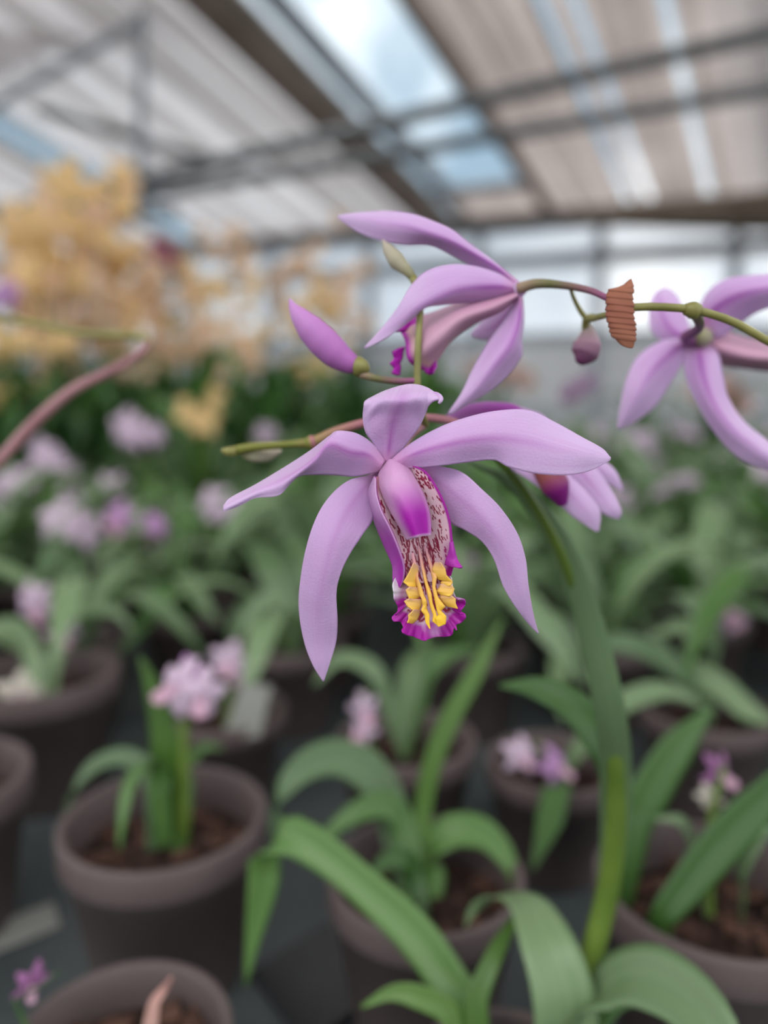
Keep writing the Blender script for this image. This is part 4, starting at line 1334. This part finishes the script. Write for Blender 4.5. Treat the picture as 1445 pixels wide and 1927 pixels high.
BH, locH, DH, dH = potted('potted_orchid', 'taupe pot with a white plant label leaning on its rim', 'orchid', 425, 1330, 225, 10)
px_leaf(BH, [(430, 1280, .48), (460, 1180, .48), (520, 1120, .485), (575, 1160, .48)], [16, 38, 46, 36, 4], 'leaf_grey', (0.15, 0.6, 0.75), start=soil_pt(locH, DH))
stem(BH, soil_pt(locH, DH), P(435, 1245, .47), .002, .0015, .003)
bloom(BH, P(432, 1243, .465), 0.026, 'fl_pink')
bloom(BH, P(450, 1270, .465), 0.016, 'fl_pink')
MD, locM, DM, dM = potted('potted_orchid', 'taupe pot of bare dark soil with a pink bloom hanging over its rim', 'orchid', 765, 1385, 262, 14)
stem(MD, soil_pt(locM, DM, -0.02), P(688, 1300, .42), .002, .0014, .002)
bloom(MD, P(685, 1335, .415), 0.020, 'fl_pink')
bloom(MD, P(682, 1375, .415), 0.017, 'fl_pink')
px_leaf(MD, [(730, 1330, .43), (700, 1260, .43), (640, 1240, .43), (590, 1290, .42)], [16, 36, 40, 30, 4], 'leaf_grey', (0.15, 0.6, 0.75), start=soil_pt(locM, DM))
px_leaf(MD, [(800, 1320, .43), (830, 1240, .435), (900, 1220, .44)], [16, 36, 40, 4], 'leaf', (0.15, 0.6, 0.75), start=soil_pt(locM, DM))
ME, locE, DE, dE = potted('potted_orchid', 'taupe pot with two round pale lilac blooms low beside the flower stalk', 'orchid', 1040, 1430, 250, 10)
stem(ME, soil_pt(locE, DE), P(1010, 1400, .40), .002, .0014, .002)
bloom(ME, P(982, 1420, .385), 0.021, 'fl_pink')
bloom(ME, P(1045, 1440, .385), 0.022, 'fl_lilac')
px_leaf(ME, [(1050, 1480, .37), (1030, 1560, .35), (1000, 1640, .335)], [20, 50, 50, 4], 'leaf', (1, 0, 0.2), start=soil_pt(locE, DE, 0.0, -0.015))
px_leaf(ME, [(1100, 1400, .40), (1160, 1330, .40), (1250, 1300, .40), (1330, 1330, .39)], [16, 40, 44, 40, 4], 'leaf_grey', (0.15, 0.6, 0.75), start=soil_pt(locE, DE))
MF, locG, DG, dG = potted('potted_orchid', 'taupe pot with long pale arching leaves reaching across the bench', 'orchid', 1330, 1330, 240, 10)
px_leaf(MF, [(1300, 1290, .46), (1230, 1230, .46), (1150, 1210, .455), (1090, 1240, .45)], [16, 44, 50, 40, 4], 'leaf_grey', (0.15, 0.6, 0.75), start=soil_pt(locG, DG))
px_leaf(MF, [(1300, 1270, .47), (1350, 1290, .46), (1410, 1340, .45), (1480, 1370, .44)], [30, 50, 54, 46, 4], 'leaf_grey', (0.15, 0.6, 0.75), start=soil_pt(locG, DG))
px_leaf(MF, [(1340, 1260, .48), (1330, 1200, .48), (1280, 1180, .48), (1220, 1200, .48)], [16, 40, 44, 34, 4], 'leaf_grey', (0.15, 0.6, 0.75), start=soil_pt(locG, DG))
near_spots = [(l, D) for l, D in ((locD, DD), (locA, DA), (locB, DB), (locC, DC), (locR, DR), (locT, DT), (locF, DF), (locH, DH), (locM, DM), (locE, DE), (locG, DG), (loc1, D_1), (locL, .085))]

# plant labels and tray
def card(name, label, pts, thick=0.0008):
    p = [P(*q) for q in pts]
    n = (p[1] - p[0]).cross(p[3] - p[0]).normalized() * thick
    v = p + [q + n for q in p]
    o = obj(name, mesh(name, v, [(0, 1, 2, 3), (7, 6, 5, 4), (0, 4, 5, 1), (1, 5, 6, 2), (2, 6, 7, 3), (3, 7, 4, 0)], smooth=False), M['card'])
    return tag(o, label, 'label')


card('plant_label', 'blank white plant label standing in a pot behind the pale pink blooms', [(415, 1400, .44), (490, 1385, .44), (512, 1290, .45), (455, 1288, .45)])
card('plant_label', 'grey-white plant label lying on the slate bench beside the bark pot', [(q0, q1, (0.2537 - 0.0008) / ((q1 - 963.5) / FPX * math.cos(PITCH) + math.sin(PITCH))) for q0, q1 in ((-60, 1815), (115, 1745), (100, 1700), (-60, 1755))])
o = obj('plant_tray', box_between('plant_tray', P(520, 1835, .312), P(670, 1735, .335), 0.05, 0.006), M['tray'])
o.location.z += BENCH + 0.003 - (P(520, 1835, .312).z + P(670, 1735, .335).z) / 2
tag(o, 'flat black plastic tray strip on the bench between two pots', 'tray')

# ================================================================== PLANTS FURTHER BACK ON THE BENCH
def leaf_tpl(L, h, w, seed, arch_=1.0):
    g = np.random.default_rng(seed)
    k = g.uniform(-0.02, 0.02)
    pts = [(0, 0, 0), (0.10 * L, k * .3, 0.45 * h), (0.30 * L, k, 0.85 * h), (0.6 * L, k * 1.5, h), (0.85 * L, k, h * (1 - 0.2 * arch_)), (L, 0, h * (1 - 0.5 * arch_))]
    return blade('leaf', pts, [w * .35, w * .8, w, w, w * .7, 0.001], side=(0, 1, 0), nv=16, nu=5, fold=0.3)


LEAF_A = [leaf_tpl(random.uniform(.11, .17), random.uniform(.05, .11), random.uniform(.020, .028), s) for s in range(6)]
LEAF_B = [leaf_tpl(random.uniform(.09, .14), random.uniform(.10, .16), random.uniform(.020, .028), s, .8) for s in range(6)]
LEAF_T = [leaf_tpl(random.uniform(.14, .24), random.uniform(.22, .34), random.uniform(.030, .042), s, .6) for s in range(6)]
LEAVES = {}
for key, ms in (('A', LEAF_A), ('B', LEAF_B), ('T', LEAF_T)):
    for mt in ('leaf', 'leaf_grey', 'leaf_dark'):
        lst = []
        for m_ in ms:
            c = m_.copy()
            c.materials.append(M[mt])
            lst.append(c)
        LEAVES[key, mt] = lst
POT_G = pot_mesh(0.085); POT_G.materials.append(M['pot'])
SOIL_G = [soil_mesh(0.085, 300 + i) for i in range(3)]
for s_ in SOIL_G:
    s_.materials.append(M['soil'])
RIMZ = KP * 0.085 * 0.73


def bench_plant(x, y, label, group, leaves, kinds, n_leaves, name='potted_orchid'):
    t = thing(name, label, 'orchid', (x, y, BENCH), group)
    child('pot', POT_G, t)
    child('potting_soil', random.choice(SOIL_G), t)
    a0 = random.uniform(0, 6.28)
    for k in range(n_leaves):
        mt = random.choice(kinds)
        a = a0 + 2.4 * k + random.uniform(-.4, .4)
        child('leaf', random.choice(LEAVES[leaves, mt]), t, (0.006 * math.cos(a), 0.006 * math.sin(a), RIMZ - 0.004), (0, random.uniform(-.25, .2), a), random.uniform(.8, 1.15))
    return t


taken = [((l.x, l.y), D / 2) for l, D in near_spots]


def free(x, y, r=0.046):
    return all((x - c[0]) ** 2 + (y - c[1]) ** 2 > (r + q) ** 2 for c, q in taken)


def spot_near(x, y):
    """closest free spot to (x, y) on the bench"""
    for k in range(400):
        r = 0.006 * k ** 0.8
        a = 2.4 * k
        xx, yy = x + r * math.cos(a), y + r * math.sin(a)
        if free(xx, yy):
            taken.append(((xx, yy), 0.046))
            return xx, yy
    return x, y


# plants whose blooms can be picked out: (px, py, size px, depth, kind)
MARKS = []
picks = [
    ([(75, 1140, 75), (112, 1188, 70)], .62, 'fl_pink', 'orchid with a loose pair of pale pink blooms above the cream bloom pot', 'the loose pale pink pair'),
    ([(228, 975, 70), (292, 1003, 75)], .92, 'fl_lilac', 'orchid with two bright lilac-pink blooms side by side', 'the bright lilac-pink pair'),
    ([(135, 945, 62)], 1.0, 'fl_pink', 'orchid with a single small pale pink bloom next to the lilac-pink pair', 'the single small pale bloom'),
    ([(35, 900, 72), (72, 865, 48)], 1.05, 'fl_pink', 'orchid with a large and a small pale bloom below the bent pinkish stalk', 'the large-and-small bloom pair'),
    ([(248, 802, 72), (290, 815, 48)], 1.35, 'fl_pink', 'orchid with pale pink blooms next to the low yellow pair', 'the pale pink blooms near the yellow pair'),
    ([(500, 822, 46)], 1.5, 'fl_pink', 'orchid with one faint pink bloom behind the thin branch tip', 'the faint bloom behind the branch tip'),
    ([(1375, 1150, 80)], .70, 'fl_pink', 'orchid with a dim lilac bloom among grey-green leaves', 'the dim lilac bloom'),
    ([(1250, 922, 55), (1300, 905, 40)], 1.2, 'fl_pink', 'orchid with whitish-pink blooms below the flower seen from behind', 'the whitish-pink pair'),
    ([(1195, 838, 60)], 1.5, 'fl_pink', 'orchid with a whitish bloom before the far wall panels', 'the whitish bloom before the wall'),
    ([(575, 990, 46)], 1.0, 'fl_pink', 'orchid with one pale bloom behind the long hanging sepal', 'the bloom behind the hanging sepal'),
    ([(880, 1060, 40), (870, 1110, 60)], .8, 'fl_pink', 'orchid with whitish blooms behind the frilled lip', 'the whitish blooms behind the lip'),
    ([(500, 1150, 60)], .62, 'fl_white', 'orchid with one greyish cream bloom on a short stem', 'the greyish cream bloom'),
    ([(1080, 735, 44), (1105, 722, 40)], 1.7, 'fl_purple', 'orchid with a mauve bloom pair under the drooping bud', 'the mauve bloom pair'),
]
for fls, d, key, lab, short in picks:
    d *= 0.86
    m_ = P(fls[0][0], fls[0][1], d)
    x, y = spot_near(m_.x + random.uniform(-.02, .02), m_.y + 0.05)
    t = bench_plant(x, y, lab, None, 'A', ['leaf', 'leaf_grey', 'leaf_grey', 'leaf_grey'], 5)
    MARKS.append((x, y, short))
    for (px, py, s) in fls:
        q = P(px, py, d)
        stem(t, (x, y, BENCH + RIMZ), q, .002, .0012, .01)
        for k in range(2):
            bloom(t, q + Vector((random.uniform(-.3, .3), random.uniform(-.2, .3), random.uniform(-.3, .3))) * (s / FPX * d * .6), s / FPX * d * 0.95, key, lip=d < .85)

# yellow and peach orchids at the back left: tall spikes
ylab = {'fl_yellow': 'tall orchid spike of golden-yellow blooms near ', 'fl_peach': 'tall orchid spike of soft peach blooms near '}
YM = [(P(px_, py_, d_), t_) for px_, py_, d_, t_ in (
    (300, 470, 1.9, 'the wine-red orchid'), (5, 555, 1.4, 'the mauve orchid'), (375, 775, 1.25, 'the low yellow pair'), (35, 900, 1.05, 'the large-and-small bloom pair'),
    (140, 660, 1.6, 'the bent pinkish stalk'), (500, 822, 1.5, 'the thin branch tip'), (560, 600, 2.6, 'the purple bud'), (620, 500, 2.9, 'the far window rail'), (170, 400, 1.8, 'the roof brackets'))]
ygrp = {'fl_yellow': 'tall golden-yellow orchids at the back of the bench', 'fl_peach': 'tall peach orchids at the back of the bench'}
spikes = [
    (140, 400, 1.55, 'fl_yellow', 5, 75), (185, 445, 1.6, 'fl_peach', 5, 70), (75, 480, 1.5, 'fl_yellow', 6, 80), (20, 520, 1.6, 'fl_peach', 4, 70), (120, 560, 1.7, 'fl_peach', 6, 75),
    (215, 540, 1.8, 'fl_yellow', 7, 80), (255, 590, 1.9, 'fl_peach', 6, 70), (60, 600, 1.65, 'fl_peach', 5, 75), (150, 650, 1.75, 'fl_yellow', 5, 70), (300, 560, 2.0, 'fl_yellow', 5, 60),
    (10, 660, 1.6, 'fl_yellow', 4, 70), (310, 670, 2.0, 'fl_yellow', 4, 55), (375, 640, 2.2, 'fl_peach', 4, 50), (440, 490, 2.6, 'fl_peach', 4, 50), (410, 560, 2.4, 'fl_yellow', 4, 50),
    (590, 500, 2.7, 'fl_peach', 4, 48), (600, 560, 2.6, 'fl_yellow', 4, 48), (500, 620, 2.4, 'fl_yellow', 4, 48), (555, 715, 2.2, 'fl_yellow', 3, 52), (650, 545, 2.8, 'fl_peach', 3, 45), (470, 680, 2.2, 'fl_peach', 3, 45),
    (100, 690, 1.5, 'fl_yellow', 3, 60), (230, 690, 1.7, 'fl_peach', 3, 60), (330, 620, 1.9, 'fl_peach', 4, 60), (160, 590, 1.6, 'fl_peach', 5, 75), (30, 450, 1.8, 'fl_peach', 5, 65), (400, 690, 1.9, 'fl_peach', 3, 50), (620, 640, 2.4, 'fl_yellow', 3, 45), (680, 600, 2.9, 'fl_peach', 3, 42), (540, 545, 2.8, 'fl_peach', 3, 42)]
for px, py, d, key, n, s in spikes:
    top = P(px, py, d)
    x, y = spot_near(top.x + random.uniform(-.06, .06), top.y + random.uniform(-.05, .1))
    t = bench_plant(x, y, ylab[key] + min(YM, key=lambda q: (q[0] - top).length)[1], ygrp[key], 'T', ['leaf_dark', 'leaf_dark', 'leaf'], 7)
    stem(t, (x, y, BENCH + RIMZ), top, .004, .002, .03)
    for k in range(2 * n):
        q = top + Vector((random.gauss(0, .75), random.gauss(0, .5), random.gauss(0, .75))) * (s / FPX * d * 0.9)
        bloom(t, q, s / FPX * d * random.uniform(.75, 1.0), key, lip=False)
for fls, d, key, lab in (
    ([(360, 775, 70), (395, 750, 75), (385, 795, 60)], 1.25, 'fl_yellow', 'low orchid whose golden-yellow pair stands out against dark leaves'),
    ([(300, 470, 60), (320, 490, 60), (285, 485, 50)], 1.9, 'fl_red', 'orchid with wine-red blooms under the dark eave line'),
    ([(0, 560, 60), (15, 545, 50)], 1.4, 'fl_lilac', 'orchid with mauve blooms above the bent stalk'),
    ([(930, 705, 60), (965, 700, 60), (990, 715, 50), (900, 700, 50)], 2.6, 'fl_salmon', 'orchid with salmon-pink blooms near the window rail'),
    ([(1335, 745, 60), (1365, 735, 60), (1395, 760, 50), (1310, 735, 40)], 2.4, 'fl_salmon', 'orchid with salmon-pink blooms behind the drooping sepals of the rear-view flower'),
    ([(1215, 700, 50), (1240, 720, 50)], 2.9, 'fl_pink', 'orchid with pale blooms beneath the rust-brown bract'),
):
    m_ = P(fls[0][0], fls[0][1], d)
    x, y = spot_near(m_.x, m_.y + 0.03)
    t = bench_plant(x, y, lab, None, 'T', ['leaf_dark', 'leaf'], 6)
    for (px, py, s) in fls:
        q = P(px, py, d)
        stem(t, (x, y, BENCH + RIMZ), q, .003, .0015, .01)
        bloom(t, q, s / FPX * d, key, lip=False)

# the rest of the bench: leafy pots in staggered rows, told apart by look and by the plant they stand next to
LAND = [(loc.x, loc.y, txt) for loc, txt in (
    (locA, 'the short-shoot pot'), (locT, 'the pot with the cream-yellow bloom'), (locH, 'the pot with the white plant label'),
    (locM, 'the bare-soil pot'), (locE, 'the pot with low lilac blooms'), (locG, 'the pot with long pale leaves'))] + MARKS


def beside(x, y):
    return min(LAND, key=lambda q: (q[0] - x) ** 2 + (q[1] - y) ** 2)[2]


row = 0
yy = 0.46
while yy < 2.75:
    step = 0.118 if yy < 1.1 else (0.15 if yy < 1.7 else 0.19)
    half = 0.58 * yy + 0.14
    x = -half + (step / 2 if row % 2 else 0)
    while x < half:
        xx, y2 = x + random.uniform(-.008, .008), yy + random.uniform(-.008, .008)
        if free(xx, y2, 0.045):
            taken.append(((xx, y2), 0.045))
            nb = beside(xx, y2)
            if yy > 1.6 and xx < 0.1 * yy:
                bench_plant(xx, y2, 'bloomless orchid with tall dark strap leaves near ' + nb, 'dark leafy orchids at the back of the bench', 'T', ['leaf_dark', 'leaf_dark', 'leaf'], 7)
            elif random.random() < 0.28 and yy > 0.62:
                t = bench_plant(xx, y2, 'small whitish-pink orchid with arching leaves near ' + nb, 'small whitish-pink orchids amid the rows', 'A', ['leaf', 'leaf_grey', 'leaf_grey', 'leaf_grey'], 5)
                q = Vector((xx + random.uniform(-.03, .03), y2 + random.uniform(-.03, .03), BENCH + RIMZ + random.uniform(.08, .15)))
                stem(t, (xx, y2, BENCH + RIMZ), q, .002, .0012, .008)
                bloom(t, q, 0.042, 'fl_pink', lip=False)
                bloom(t, q + Vector((.02, 0, -.012)), 0.036, 'fl_pink', lip=False)
            else:
                kind = random.choice('AAB') if yy > 1.0 else 'A'
                look = 'low arching' if kind == 'A' else 'upright'
                bench_plant(xx, y2, 'bloomless orchid with %s grey-green leaves near %s' % (look, nb), 'leafy orchids in staggered rows', kind, ['leaf', 'leaf_grey', 'leaf_grey', 'leaf_grey'], random.choice((8, 9, 10)))
        x += step
    yy += step * 0.88
    row += 1
